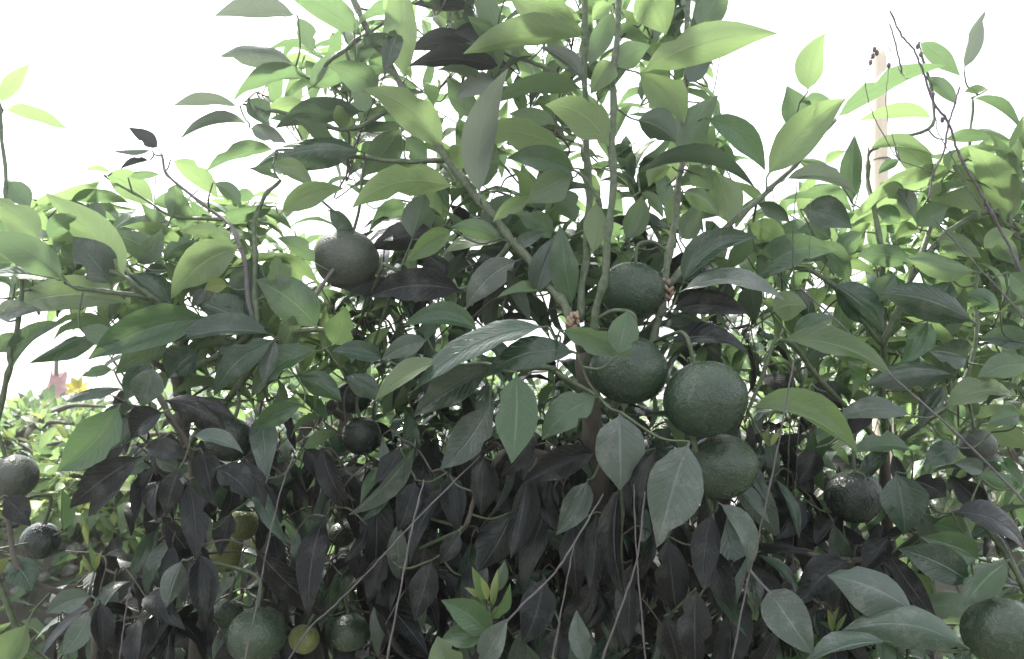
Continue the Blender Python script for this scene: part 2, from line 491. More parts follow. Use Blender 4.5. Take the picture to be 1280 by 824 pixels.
# ------------------------------------------------------------------ the trees: stems first
C_TREE, L_TREE, R_TREE = 'C', 'L', 'R'
ROOT = {}
def tree_root(key, px, d, label, name='orange_tree'):
    p = at(px, 500, d)
    e = empty(name, (0, 0, 0))
    ROOT[key] = e
    e['foot'] = [float(p[0]), float(p[1]), terrain(float(p[0]), float(p[1]))]
    tag(e, label, 'tree', 'orange trees of the orchard row')
    return e
tree_root('C', 760, 0.98, 'tall bushy orange tree with upright shoots and a cluster of four green oranges')
tree_root('L', 250, 1.02, 'low orange tree with arching pale shoots beside the pink cloth and yellow flower')
tree_root('R', 1120, 1.10, 'spreading orange tree between the bare wooden stake and the dried climbing stalk')

STEMS = {'C': [], 'L': [], 'R': []}      # sample points (px, py, d) along each tree's wood
NODES = {'C': [], 'L': [], 'R': []}      # the same in world space
def stem(tree, pts, r0, r1, mat, name='branch', world_tail=None, n=7):
    P = np.array([at(*p) for p in pts])
    if world_tail is not None: P = np.vstack([P, world_tail])
    path = catmull(P, n)
    k = len(path)
    wob = np.array([[math.sin(i * 0.9 + r0 * 3) * 0.0012, math.cos(i * 1.3) * 0.0012, 0] for i in range(k)])
    path = path + wob
    dm = sum(p[2] for p in pts) / len(pts)
    rad = np.linspace(r0, r1, k) * dm / F
    rad = rad * (1 + 0.10 * np.sin(np.arange(k) * 2.3) + 0.28 * (np.arange(k) % 5 == 2))
    V, Fc, U = tube(path, rad, 8)
    o = mesh_obj(name, V, Fc, mat, ROOT[tree], U)
    x, y, d = to_px(path)
    STEMS[tree].extend(zip(x, y, d))
    NODES[tree].extend(list(path))
    return o

CF = np.array(ROOT['C']['foot']); LF = np.array(ROOT['L']['foot']); RF = np.array(ROOT['R']['foot'])
# central tree
stem('C', [(728, 440, .86), (737, 500, .87), (746, 570, .90), (756, 700, .94), (762, 900, .98)], 9, 22, M_BARK, 'trunk', CF)
stem('C', [(737, 470, .865), (742, 410, .83), (757, 330, .83), (766, 220, .85), (766, 120, .88), (772, 30, .90), (778, -60, .92)], 5, 3.6, M_STEM)
stem('C', [(728, 440, .86), (716, 402, .84), (690, 360, .86), (640, 300, .89), (600, 250, .91), (560, 200, .93), (505, 110, .97), (462, 40, .99), (425, -30, 1.0)], 5.6, 4, M_PALE)
stem('C', [(724, 402, .845), (731, 330, .87), (736, 250, .90), (733, 150, .92), (731, 60, .94), (733, -40, .95)], 4.5, 3.4, M_STEM)
stem('C', [(760, 520, .89), (812, 440, .87), (830, 360, .88), (845, 260, .92), (854, 180, .95), (857, 90, .98), (862, -40, 1.0)], 5, 3, M_PALE)
stem('C', [(832, 358, .88), (880, 310, .93), (945, 252, .98), (985, 215, 1.0), (1043, 150, 1.03)], 4.5, 2.5, M_PALE)
stem('C', [(505, 110, .97), (470, 148, .97), (430, 162, .98), (385, 150, .99), (340, 138, 1.0), (305, 130, 1.0)], 3.4, 2, M_STEM)
stem('C', [(560, 200, .93), (500, 202, .95), (440, 196, .97), (390, 200, .98), (345, 190, .99)], 3.4, 2, M_STEM)
stem('C', [(462, 40, .99), (420, 70, .99), (390, 97, 1.0), (370, 84, 1.0)], 3, 1.8, M_STEM)
stem('C', [(640, 300, .89), (618, 330, .90), (580, 362, .91), (525, 350, .92), (480, 330, .93)], 4, 2.5, M_STEM)
stem('C', [(737, 500, .87), (690, 462, .83), (645, 462, .81), (600, 455, .82), (555, 462, .83)], 4.5, 2.6, M_STEM)
stem('C', [(746, 570, .90), (690, 570, .84), (640, 560, .83), (605, 600, .83), (580, 660, .83)], 5, 2.6, M_BARK)
stem('C', [(746, 570, .90), (778, 540, .84), (776, 600, .84), (778, 700, .85)], 4, 2, M_STEM)
stem('C', [(812, 440, .87), (850, 500, .87), (866, 552, .80), (888, 640, .84), (880, 735, .84)], 4.5, 2.4, M_STEM)
stem('C', [(690, 462, .83), (745, 495, .80), (765, 510, .80), (776, 516, .80)], 3, 2, M_STEM)
stem('C', [(762, 900, .98), (660, 880, .80), (618, 838, .755), (612, 795, .75), (612, 755, .75)], 6, 2.6, M_STEM, 'shoot')
stem('C', [(733, 150, .92), (690, 90, .96), (640, 70, .98), (610, 50, .99)], 3.2, 2, M_STEM)
stem('C', [(745, 320, .87), (748, 250, .88), (722, 215, .89)], 3, 2, M_STEM)
# left tree
stem('L', [(236, 400, .90), (222, 470, .95), (232, 560, .99), (240, 700, 1.01), (250, 900, 1.02)], 4, 16, M_BARK, 'trunk', LF)
stem('L', [(236, 400, .90), (190, 372, .88), (160, 350, .87), (120, 330, .88)], 4.5, 2.6, M_STEM)
stem('L', [(190, 372, .88), (130, 364, .87), (85, 354, .86), (52, 300, .86)], 3.6, 2, M_STEM)
stem('L', [(222, 470, .93), (280, 440, .90), (318, 408, .88), (318, 330, .90), (322, 262, .93), (350, 225, .95)], 4.5, 2.4, M_STEM)
stem('L', [(318, 408, .88), (300, 308, .90), (280, 275, .93), (215, 225, .96), (200, 190, .98)], 3, 1.5, M_DRY)
stem('L', [(232, 560, .96), (300, 480, .92), (345, 425, .89), (400, 412, .88), (425, 430, .89)], 5, 2.6, M_STEM)
stem('L', [(345, 425, .89), (400, 360, .92), (440, 292, .95), (400, 250, .96)], 2.8, 1.6, M_DRY)
stem('L', [(222, 470, .93), (190, 455, .88), (200, 500, .84), (235, 560, .83), (240, 640, .84), (250, 700, .86)], 4.5, 2.4, M_BARK)
stem('L', [(250, 900, 1.02), (130, 860, .90), (115, 760, .84), (30, 720, .80), (5, 620, .80)], 5, 2.4, M_BARK)
stem('L', [(130, 860, .90), (30, 800, .86), (-20, 640, .86), (8, 480, .86), (16, 430, .86), (28, 350, .87), (8, 240, .90), (0, 128, .93)], 4, 2.2, M_STEM)
stem('L', [(160, 350, .87), (140, 290, .92), (100, 255, .94), (40, 250, .95)], 2.6, 1.5, M_STEM)
stem('L', [(280, 275, .93), (215, 270, .95), (190, 255, .96), (130, 220, .98)], 2.2, 1.4, M_STEM)
# right tree
stem('R', [(1103, 310, .99), (1103, 430, 1.02), (1106, 560, 1.06)], 2.6, 4.5, M_STEM)
stem('R', [(1106, 560, 1.06), (1110, 700, 1.1), (1120, 900, 1.12)], 5, 16, M_BARK, 'trunk', RF)
stem('R', [(1103, 430, .99), (1150, 330, 1.0), (1200, 280, 1.02), (1240, 265, 1.03), (1262, 285, 1.02)], 4.2, 2.5, M_STEM)
stem('R', [(1150, 330, 1.0), (1170, 260, 1.03), (1200, 212, 1.05), (1212, 180, 1.06), (1215, 122, 1.08)], 3.2, 1.8, M_STEM)
stem('R', [(1103, 310, .99), (1090, 250, 1.03), (1085, 195, 1.05), (1118, 175, 1.06), (1168, 150, 1.08), (1150, 60, 1.1)], 3.2, 1.6, M_STEM)
stem('R', [(1262, 285, 1.02), (1272, 205, 1.04), (1284, 120, 1.06)], 3, 2, M_STEM)
stem('R', [(1106, 560, 1.01), (1180, 510, .95), (1215, 450, .95), (1222, 340, .97)], 4.2, 2.2, M_STEM)
stem('R', [(1110, 700, 1.05), (1200, 640, .90), (1262, 700, .84), (1300, 780, .82)], 5, 3, M_STEM)
stem('R', [(1103, 430, .99), (1040, 355, 1.0), (990, 335, 1.0), (942, 352, 1.0)], 3.4, 2, M_STEM)
stem('R', [(1200, 640, .90), (1222, 730, .84), (1212, 810, .80), (1120, 800, .78)], 4, 2.2, M_STEM)
stem('R', [(1106, 560, 1.01), (1030, 480, .92), (975, 425, .88), (938, 510, .86)], 3.6, 2, M_STEM)
stem('R', [(1110, 700, 1.05), (1060, 700, .92), (1000, 690, .88)], 4, 2, M_BARK)

# ------------------------------------------------------------------ leaves read from the photograph: base, tip, breadth, bow, kind[, depth]
HERO_C = """
455 48 350 -12 38 8 g|372 20 277 18 26 3 e|371 20 390 62 24 0 g|370 82 282 70 26 8 e|390 97 296 122 24 8 g|385 112 455 75 36 5 g
300 133 223 132 14 3 e|312 155 230 173 16 8 e|310 122 335 155 28 0 d|330 140 385 132 20 3 y|455 140 353 155 32 6 d|312 160 355 178 20 2 e
455 190 323 208 36 10 d|345 187 264 214 22 8 g|340 207 388 232 26 4 y|350 225 314 212 10 2 g|505 100 500 -25 42 0 y|590 52 517 62 22 4 k
610 45 570 42 20 4 k|628 85 520 78 32 6 k|593 10 522 5 16 2 k|622 45 597 -20 28 0 g|632 -5 715 30 46 6 y|732 48 592 66 31 9 y
732 112 620 129 26 8 g|760 185 687 135 46 14 y|697 157 640 143 18 4 y|708 195 595 173 42 15 y|722 216 640 198 32 6 g|716 222 662 252 40 4 g
600 248 626 97 40 -10 e|553 190 462 118 44 15 y|570 235 445 255 40 15 y|475 115 415 85 36 6 g|500 160 458 212 40 4 g|505 170 530 205 26 2 g
515 300 530 245 40 0 d|765 5 742 25 20 2 y|800 -20 830 38 50 3 y|768 12 738 78 26 0 g|765 75 740 115 28 0 y|800 92 958 46 44 14 y
772 85 808 60 32 4 g|795 90 850 150 44 10 y|795 150 842 175 40 4 d|797 218 932 235 22 22 d|665 245 620 275 18 4 y|745 250 740 312 28 3 y
690 240 718 275 32 3 g|840 208 812 232 22 4 y|846 238 836 278 18 0 y|800 240 826 270 14 5 g|730 100 680 62 20 4 e|620 100 575 122 26 4 e
870 35 905 -20 36 3 g|860 105 882 65 26 0 d|850 192 893 126 44 -5 g|880 148 950 208 30 12 g|895 215 910 275 42 3 y|855 212 890 236 26 4 g
1010 115 1028 48 36 -4 y|1000 165 985 112 36 0 g|1000 128 1040 130 14 4 g|958 222 1048 133 46 9 y|1043 150 1167 83 28 8 g|980 225 1064 240 20 12 e
945 255 985 275 20 4 d|852 240 895 268 24 5 g|545 290 468 312 36 6 k|567 288 512 326 26 4 y|640 300 558 312 22 6 y|625 298 568 285 24 4 g
525 355 420 356 30 8 k .99|580 365 468 370 42 10 k|560 345 530 318 34 3 k|648 325 588 380 36 8 e|690 365 627 370 14 4 y|640 313 680 292 16 3 e
715 385 703 288 34 -2 g|668 370 690 300 32 0 d|600 415 510 405 26 10 g|685 408 528 482 32 16 d .77|552 450 472 494 20 3 y .78|535 425 482 448 26 4 e
722 442 610 468 36 12 d .76|618 460 524 516 42 6 d .79|645 465 640 570 52 3 g .74|612 505 555 580 46 6 d .78|748 495 682 545 44 6 g .76|700 412 785 445 30 6 g .735
772 445 785 392 38 0 g .725|775 515 775 605 60 0 e .735|480 450 420 440 26 4 d|852 358 940 298 30 16 d .84|850 365 975 368 18 14 e .82|838 388 930 392 28 7 k .84
835 430 930 445 24 15 k .83|748 565 660 602 36 6 k .79|668 545 630 592 26 2 k .80|735 600 698 663 32 4 e .78|605 570 600 640 36 0 k .82|660 590 640 690 32 2 k .83
685 600 692 645 20 0 k .84|575 665 552 702 24 0 k .8|640 640 600 710 46 3 k .84|775 605 772 740 30 -3 k .82|862 552 827 673 64 -4 e .715|680 720 655 800 42 4 k .82
790 700 785 800 30 0 k .82|612 795 558 755 36 5 g .74|605 800 555 800 28 4 g .735|560 845 548 800 42 0 y .71|600 832 632 778 32 0 e .72|605 755 593 713 11 -2 y .75
615 760 620 715 10 2 s .75|612 775 634 733 9 3 y .75|618 742 630 703 15 2 g .76|610 750 583 735 8 2 s .75|610 752 602 724 7 0 s .74|612 765 590 748 9 2 y .75|613 770 628 752 8 2 s .75|735 832 722 768 26 -3 e .74
835 670 845 770 40 0 k .82|898 628 935 710 26 12 e .76|890 640 880 730 36 -3 k .79|870 735 868 832 42 0 k .77|880 680 912 760 32 3 k .80|715 650 720 740 34 0 k .86
520 600 500 660 30 0 k .86|560 590 570 660 30 3 k .85|500 560 470 600 26 3 k .88|820 560 800 640 36 -3 k .82|745 640 738 730 30 2 k .84|540 700 520 770 34 0 k .84
590 720 610 790 30 2 k .86|480 690 460 750 28 2 k .88|830 770 850 840 36 2 k .80|700 780 690 850 34 0 k .82|780 300 800 250 30 4 g .93|690 300 650 270 30 5 g .93
700 250 690 190 32 2 d .96|640 240 600 290 34 3 d .97|850 300 880 250 30 3 g .95|870 330 900 290 26 4 y .95|590 150 560 100 30 3 g 1.0|690 40 660 -10 34 2 g 1.0
"""
HERO_L = """
350 268 423 238 30 10 y|345 258 272 278 18 6 g|213 200 268 245 26 6 y|266 228 300 256 20 3 g|130 218 188 255 34 6 y|140 216 108 212 7 1 y
160 222 198 218 10 3 g|198 186 164 162 18 2 k|190 188 143 187 7 1 e|187 200 153 211 9 2 k|40 256 122 223 22 4 y|190 255 236 250 20 3 g
222 228 215 270 24 0 g|158 350 68 252 42 6 y|85 252 157 252 16 4 g|110 255 132 275 18 2 g|50 303 -15 250 36 7 y|0 130 34 83 18 -3 y
4 138 80 160 16 3 y|10 225 35 258 28 0 g|80 352 -15 300 40 10 g|72 350 -10 345 20 5 g|20 330 -20 310 30 4 y|140 357 95 300 46 2 d
165 380 8 390 38 15 y|217 388 165 345 42 4 d|205 330 138 295 32 6 g|212 278 137 293 18 7 g|245 302 208 325 22 4 g|303 308 222 368 46 12 y
292 305 232 290 24 5 y|212 338 183 340 14 2 d|315 318 302 388 42 2 d|398 412 325 355 52 8 g|350 362 345 322 28 0 y|315 408 245 378 46 4 d
285 358 258 362 18 3 s|262 398 122 445 48 11 g|215 420 150 465 36 3 g|130 420 42 450 26 5 g|12 468 75 408 20 9 g|-5 395 45 388 24 3 e
142 462 105 470 14 2 g|340 418 225 425 26 7 d|345 425 272 490 34 11 d|250 440 212 470 42 4 d|400 438 315 492 28 10 g|345 425 330 477 34 0 e
350 440 365 398 28 3 y|415 432 430 388 36 3 y|155 486 80 497 9 4 d|192 458 178 505 36 0 e .82|188 455 160 497 30 -3 d .83|150 505 78 582 50 8 g .80
205 500 278 538 38 8 k .79|232 500 290 522 20 5 k .80|380 505 320 535 26 4 g|178 570 92 632 38 5 k .79|180 560 233 573 26 4 k .80|192 570 222 592 20 3 e .79
225 585 208 640 28 -2 k .79|235 600 245 692 30 2 k .80|270 585 312 620 36 4 k .82|300 575 330 630 26 3 k .83|240 545 300 563 20 4 e .78|250 690 255 772 34 2 k .80
228 700 210 755 28 -2 e .80|115 745 62 765 28 4 e .80|112 765 80 815 28 3 e .79|125 750 130 815 26 0 k .80|35 778 5 832 42 3 y .78|5 620 35 655 30 2 k .78
10 700 38 735 36 3 d .80|80 665 78 615 16 0 g .9|205 515 165 545 36 4 k .81|215 540 195 590 36 0 k .82|250 560 262 615 34 2 k .82|160 520 130 560 30 3 d .83
118 716 106 694 6 -1 s .86|118 714 114 684 6 -1 y .86|119 714 126 690 6 1 s .86|118 716 104 706 5 1 y .86|290 640 275 690 26 0 k .88|330 600 350 650 28 2 k .9|380 560 400 600 26 3 k .92
300 420 270 460 30 5 d|370 470 420 500 30 6 g|430 470 470 500 28 5 d|200 300 180 260 24 3 g|270 330 240 380 26 4 d|60 300 95 270 24 4 g
170 330 200 290 26 4 d|100 410 150 440 26 5 g|30 420 0 440 24 3 g|395 330 350 300 22 5 g|410 262 440 300 20 3 d
"""
HERO_R = """
1066 255 1066 175 23 0 g|1168 148 1080 152 17 4 y|1085 185 1163 193 19 3 y|1125 200 1100 216 13 2 g|1118 180 1165 220 32 5 y|1200 212 1070 278 26 12 y
1150 240 1220 263 28 7 y|1148 52 1195 92 22 3 g|1158 95 1193 128 18 2 g|1205 88 1228 20 18 -3 e|1235 112 1207 115 10 2 y|1215 122 1275 160 14 4 g
1268 180 1197 170 20 8 y|1262 285 1210 190 38 14 y|1272 205 1278 150 20 0 y|1180 175 1237 173 14 4 g|1182 212 1205 190 22 2 g|1092 262 1122 280 22 4 g
1065 258 985 248 15 3 g|1000 262 1062 282 40 4 d|1030 205 1055 190 10 2 y|995 200 1040 215 13 3 y|1120 235 1140 268 22 2 e|1145 285 1183 260 28 4 g
942 355 1040 318 40 20 g|1035 325 965 332 14 3 e|935 280 980 310 30 5 y|965 390 1005 385 38 5 y|1040 355 1100 410 42 6 d|975 425 1108 468 30 14 y .86
1220 405 1110 370 44 10 d .93|1222 340 1140 325 28 4 y|1142 330 1075 320 28 5 g|1195 470 1090 480 40 12 d .92|1210 450 1165 440 36 4 d|1292 455 1228 470 32 6 g .9
1180 510 1264 490 32 8 y .9|1140 520 1053 523 24 10 e .88|935 510 1062 563 30 16 y .81|1288 430 1230 425 30 4 d|1145 765 1044 722 62 6 e .76|1212 812 1065 790 52 18 e .73
1215 730 1130 690 42 6 d .80|1225 700 1160 675 36 4 g .82|1210 670 1170 658 32 3 g .85|1262 700 1210 752 38 4 g .79|1190 640 1285 690 30 14 k .82|1110 802 1010 826 26 4 e .74
1120 590 1130 662 52 2 d .87|1140 563 1070 563 22 6 g .88|1140 600 1180 620 32 3 k .9|1230 590 1195 580 20 3 e .9|1110 670 1080 712 32 2 k .9|1060 700 1000 752 42 4 k .86
1240 540 1280 560 28 4 y .95|1270 610 1225 600 24 3 g .9|1044 790 1056 768 6 2 y .82|1042 790 1036 764 6 -1 s .82|1043 790 1046 760 5 1 y .82|1041 792 1026 778 6 0 g .82
962 558 953 541 6 -1 s .80|962 558 962 533 6 0 y .80|963 558 972 540 6 1 s .80|1020 560 1000 600 30 3 k .94|1000 620 970 670 34 3 k .93|1050 640 1020 680 32 3 k .95
1150 640 1170 690 30 3 d .95|1230 640 1190 600 30 4 k .92|1260 340 1290 380 28 4 g|1170 300 1220 320 26 4 g|1240 230 1285 250 26 4 y|1235 300 1270 330 26 4 g
1160 400 1130 450 30 4 g|1050 420 1010 450 30 5 d|1020 300 1060 350 30 4 g|1080 290 1050 320 26 3 g|1190 350 1150 390 28 4 d|1250 390 1210 370 28 4 g
1015 480 1050 510 26 4 k .96|1085 500 1060 540 26 3 k .96|1200 560 1160 580 28 4 d .95|1120 340 1085 380 26 3 g|1180 480 1150 530 28 3 d .95|1275 520 1240 530 26 4 g .9
990 420 1040 400 24 5 g|1270 290 1230 310 24 4 y|1040 300 1000 290 24 4 d|985 360 1020 400 24 3 d|1130 250 1100 230 20 3 g|1225 200 1250 240 22 3 g
"""
def default_depth(tree, y, cls):
    if tree == 'C': d = np.interp(y, [0, 300, 450, 650, 824], [1.0, .92, .82, .80, .77])
    elif tree == 'L': d = np.interp(y, [0, 250, 400, 600, 824], [.97, .93, .88, .83, .80])
    else: d = np.interp(y, [0, 300, 500, 700, 824], [1.08, 1.0, .93, .85, .77])
    return d + {'k': .03, 'd': .015, 'e': 0.0, 'y': -.02}.get(cls, 0) + random.uniform(-.03, .03)
for key, txt in (('C', HERO_C), ('L', HERO_L), ('R', HERO_R)):
    SP = np.array(STEMS[key])
    for row in txt.replace('\n', '|').split('|'):
        f = row.split()
        if not f: continue
        bx, by, tx, ty, w, bow = map(float, f[:6])
        cls = f[6]
        if len(f) > 7: d = float(f[7])
        else:
            dist = np.hypot(SP[:, 0] - bx, SP[:, 1] - by)
            i = int(dist.argmin())
            dd = default_depth(key, (by + ty) / 2, cls)
            wgt = max(0.0, 1 - dist[i] / 70)
            d = dd * (1 - wgt) + (SP[i, 2] - 0.005 + random.uniform(-.012, .012)) * wgt
        ex = 1.09
        hero_leaf(key, bx, by, bx + (tx - bx) * ex, by + (ty - by) * ex, w, bow * ex, cls, d)

# ------------------------------------------------------------------ oranges
FRUIT = []
def ellipsoid(rx, rz, nu=40, nv=24, dimple=0.06, seed=0):
    rr = random.Random(seed)
    ph = [rr.uniform(0, 6.28) for _ in range(4)]
    V, Fc = [], []
    for j in range(nv + 1):
        th = math.pi * j / nv
        for i in range(nu):
            a = 2 * math.pi * i / nu
            k = 1 + 0.022 * math.sin(2 * a + ph[0]) * math.sin(th) + 0.010 * math.sin(3 * a + ph[1]) * math.sin(th) ** 2 + 0.012 * math.sin(3 * th + ph[2])
            k -= dimple * math.exp(-(th / 0.28) ** 2) + 0.03 * math.exp(-((math.pi - th) / 0.25) ** 2)
            V.append((rx * k * math.sin(th) * math.cos(a), rx * k * math.sin(th) * math.sin(a), rz * k * math.cos(th)))
    for j in range(nv):
        for i in range(nu):
            a, b = j * nu + i, j * nu + (i + 1) % nu
            Fc.append((a, a + nu, b + nu, b))
    return V, Fc
def orange(tree, px, py, r, d, cls, label, tilt=(0, 0), squash=0.94):
    c = at(px, py, d)
    rad = r * d / F
    e = empty('orange', c)
    e.rotation_euler = (tilt[0], tilt[1], random.uniform(0, 6))
    tag(e, label, 'orange', 'unripe oranges on the trees')
    squash = squash * random.uniform(.93, 1.02)
    V, Fc = ellipsoid(rad, rad * squash, seed=int(px * 7 + py))
    mesh_obj('rind', V, Fc, OM[cls], e)
    # calyx: small five pointed star with a stub of stalk
    zt = rad * squash * 0.945
    m = MB()
    V2, F2 = [(0, 0, zt + 0.0022)], []
    for k in range(10):
        rr_ = rad * (0.20 if k % 2 == 0 else 0.11)
        V2.append((rr_ * math.cos(k * math.pi / 5), rr_ * math.sin(k * math.pi / 5), zt + 0.0012 - (0.0006 if k % 2 == 0 else 0)))
    for k in range(10): F2.append((0, 1 + k, 1 + (k + 1) % 10))
    for k in range(10): V2.append((V2[1 + k][0] * 0.9, V2[1 + k][1] * 0.9, zt - 0.003))
    for k in range(10): F2.append((1 + k, 11 + k, 11 + (k + 1) % 10, 1 + (k + 1) % 10))
    m.add(V2, F2)
    m.build('calyx', M_STEM, e)
    # stalk runs to the nearest wood of the tree
    bpy.context.view_layer.update()
    Mi = e.matrix_world.inverted()
    top = np.array(e.matrix_world @ Vector((0, 0, zt)))
    axis = nrm(top - c)
    nodes = np.array(NODES[tree])
    dd = np.linalg.norm(nodes - (top + axis * 0.015), axis=1) + np.where((nodes - c) @ axis < 0.2 * rad, 0.2, 0)
    tgt = nodes[int(dd.argmin())]
    gap = np.linalg.norm(tgt - top)
    pts = np.array([top - axis * 0.002, top + axis * min(0.03, 0.5 * gap), 0.5 * (top + axis * 0.025 + tgt) + UP * 0.006, tgt])
    path = catmull(pts, 6)
    path = np.array([list(Mi @ Vector(p)) for p in path])
    V3, F3, U3 = tube(path, np.linspace(0.0022, 0.0019, len(path)), 6)
    mesh_obj('stalk', V3, F3, M_STEM, e, U3)
    FRUIT.append((c, rad))
orange('C', 881, 499, 53, .785, 'g', 'largest green orange, fully exposed, with a rough wrinkled band across its middle', (.25, .1))
orange('C', 786, 462, 49, .815, 'g', 'green orange partly covered by a folded leaf, directly under the tall upright stem', (-.1, -.2))
orange('C', 790, 364, 41, .885, 'g', 'green orange tucked behind the tall upright stem, topmost of the fruit cluster', (.1, .1))
orange('C', 901, 584, 45, .815, 'p', 'green orange half hidden behind a broad grey-green leaf below the largest orange', (.3, .3))
orange('C', 433, 324, 41, .965, 'e', 'dusty grey orange standing against the white sky among dark leaves', (.2, -.1))
orange('L', 14, 597, 31, .86, 'e', 'grey green orange above a smaller dark glossy one, beside pale stones', (.2, .2))
orange('L', 51, 676, 24, .90, 'd', 'small dark glossy orange below a grey one, beside pale stones', (.1, .1))
orange('L', 320, 795, 36, .84, 'p', 'pale green orange low down, crossed by a thin dry stalk', (.1, .2))
orange('L', 282, 693, 19, .98, 'y', 'yellowing small orange lit among dark drooping leaves', (.1, 0), 1.25)
orange('L', 304, 655, 19, 1.08, 'y', 'dim yellowish orange just above the bright yellowing one', (.1, 0), 1.05)
orange('L', 380, 799, 19, .92, 'y', 'small yellow-green orange next to the pale green one with a stalk across', (.3, 0))
orange('C', 436, 791, 26, .95, 'p', 'dull green orange deep in shade beside the small yellow-green one', (0, .2))
orange('L', 284, 767, 20, .95, 'p', 'pale bluish green orange peeping out behind the stalk-crossed one', (0, .2))
orange('L', 286, 549, 30, .90, 'd', 'dark orange under the drooping cluster of dark leaves', (.2, .2))
orange('C', 452, 545, 25, .99, 'd', 'dark shaded orange with a bright sky glint below another dark one', (.2, .1))
orange('C', 441, 497, 23, 1.04, 'd', 'dark orange half lost in leaves above one with a glint', (.2, .1))
orange('C', 428, 668, 17, 1.12, 'p', 'tiny dim green orange far inside the dark lower leaves', (.2, .1))
orange('R', 1067, 621, 35, .94, 'd', 'dark glossy orange hanging alone in deep shade beside a dark round leaf', (.1, -.1))
orange('R', 1252, 790, 46, .79, 'p', 'large pale green orange resting by broad speckled leaves', (.3, -.3))
orange('R', 1222, 556, 22, 1.0, 'e', 'small greyish orange behind the long diagonal dry stalk', (.1, .1))

# ------------------------------------------------------------------ filler sprigs behind the leaves above
def in_poly(x, y, poly):
    c = False
    j = len(poly) - 1
    for i in range(len(poly)):
        xi, yi = poly[i]; xj, yj = poly[j]
        if (yi > y) != (yj > y) and x < (xj - xi) * (y - yi) / (yj - yi) + xi: c = not c
        j = i
    return c
WOOD = {k: list(v) for k, v in NODES.items()}
FTWIG = {'C': MB(), 'L': MB(), 'R': MB()}
FR = [(to_px(c)[0][0], to_px(c)[1][0], to_px(c)[2][0], r) for c, r in FRUIT]
def blocks_fruit(P, r=0.0):
    x, y, d = to_px(P)
    for fx, fy, fd, fr in FR:
        rp = fr * F / fd
        near = (np.hypot(x - fx, y - fy) < rp * 0.8) & (d < fd + fr)
        if near.any(): return True
    for c, rr_ in FRUIT:
        if (np.linalg.norm(P - c, axis=1) < rr_ + 0.002).any(): return True
    return False
def sprig(tree, p0, axis, Ls, n, classes, mask, Lr=(0.05, 0.092), droop=0.0, mind=0.0):
    nodes = np.array(NODES[tree])
    dd = np.linalg.norm(nodes - p0, axis=1)
    tgt = nodes[int(dd.argmin())]
    p_end = p0 + axis * Ls
    path = catmull(np.array([tgt, 0.55 * tgt + 0.45 * p0 + nrm(axis) * 0.01, p0, p_end]), 5)
    V, Fc, U = tube(path, np.linspace(0.0017, 0.0008, len(path)), 5)
    kept = 0
    cand = []
    ph = random.uniform(0, 6.28)
    a = nrm(np.cross(axis, [0.31, 0.2, 0.9])); b = np.cross(axis, a)
    for k in range(n):
        t = (k + 0.6) / n
        q = p0 + axis * Ls * t
        an = ph + k * 2.4
        rad = math.cos(an) * a + math.sin(an) * b
        dirv = nrm(axis * random.uniform(0.25, 0.8) + rad * 0.9 + UP * (random.uniform(-0.25, 0.15) - droop))
        L = random.uniform(*Lr)
        mid = q + dirv * L * 0.5
        x, y, d = to_px(mid)
        if mask is not None and not in_poly(x[0], y[0], mask): continue
        if d[0] < mind: continue
        nn = nrm(UP + 0.35 * rng.normal(size=3) + (nrm(CAM_P - mid) * 0.6 if droop > 0.3 else 0))
        if blocks_fruit(np.array([q, mid, q + dirv * L])): continue
        cls = random.choice(classes)
        before = len(LEAVES)
        free_leaf(tree, cls, q, dirv, L, L * random.uniform(0.25, 0.34), nn, random.uniform(0.06, 0.22))
        if blocks_fruit(LEAVES[-1]['V']): LEAVES.pop(); continue
        kept += 1
    if kept >= 2:
        FTWIG[tree].add(V, Fc, U)
        NODES[tree].extend(list(path[5:]))
def fill(tree, poly, dr, count, classes, up=(0.8, 0.3), nl=(5, 9), droop=0.0, Lr=(0.055, 0.095), mind=0.0, Ls=(0.05, 0.12)):
    xs = [p[0] for p in poly]; ys = [p[1] for p in poly]
    got = 0; tries = 0
    while got < count and tries < count * 30:
        tries += 1
        x, y = random.uniform(min(xs), max(xs)), random.uniform(min(ys), max(ys))
        if not in_poly(x, y, poly): continue
        d = random.uniform(*dr)
        p = at(x, y, d)
        ax = nrm(np.array([random.gauss(0, 0.6), random.gauss(0, 0.5), random.gauss(up[0], up[1])]))
        sprig(tree, p, ax, random.uniform(*Ls), random.randint(*nl), classes, poly, Lr, droop, mind)
        got += 1

POLY_CU = [(300, 110), (370, 60), (470, 30), (500, -60), (900, -60), (880, 90), (905, 180), (960, 290), (970, 430), (470, 440), (430, 300), (400, 220)]
POLY_CM = [(440, 290), (600, 270), (920, 300), (980, 420), (980, 620), (420, 620), (400, 430)]
POLY_CK = [(300, 560), (980, 520), (1000, 980), (180, 980), (190, 640)]
POLY_L = [(-40, 300), (60, 262), (150, 255), (240, 270), (320, 240), (430, 300), (480, 420), (480, 560), (330, 560), (215, 480), (110, 450), (-40, 400)]
POLY_LK = [(130, 470), (330, 500), (360, 640), (380, 980), (60, 980), (60, 760), (170, 640)]
POLY_R = [(940, 280), (1010, 240), (1090, 280), (1180, 200), (1320, 170), (1320, 560), (950, 560)]
POLY_RK = [(940, 430), (1320, 480), (1320, 980), (930, 980)]
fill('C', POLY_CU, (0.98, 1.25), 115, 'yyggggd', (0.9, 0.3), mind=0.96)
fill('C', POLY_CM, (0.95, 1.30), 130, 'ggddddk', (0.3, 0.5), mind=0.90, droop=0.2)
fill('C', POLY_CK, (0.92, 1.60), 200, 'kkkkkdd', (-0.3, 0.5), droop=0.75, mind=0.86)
fill('L', POLY_L, (0.93, 1.15), 90, 'yyyggg', (0.7, 0.4), mind=0.92)
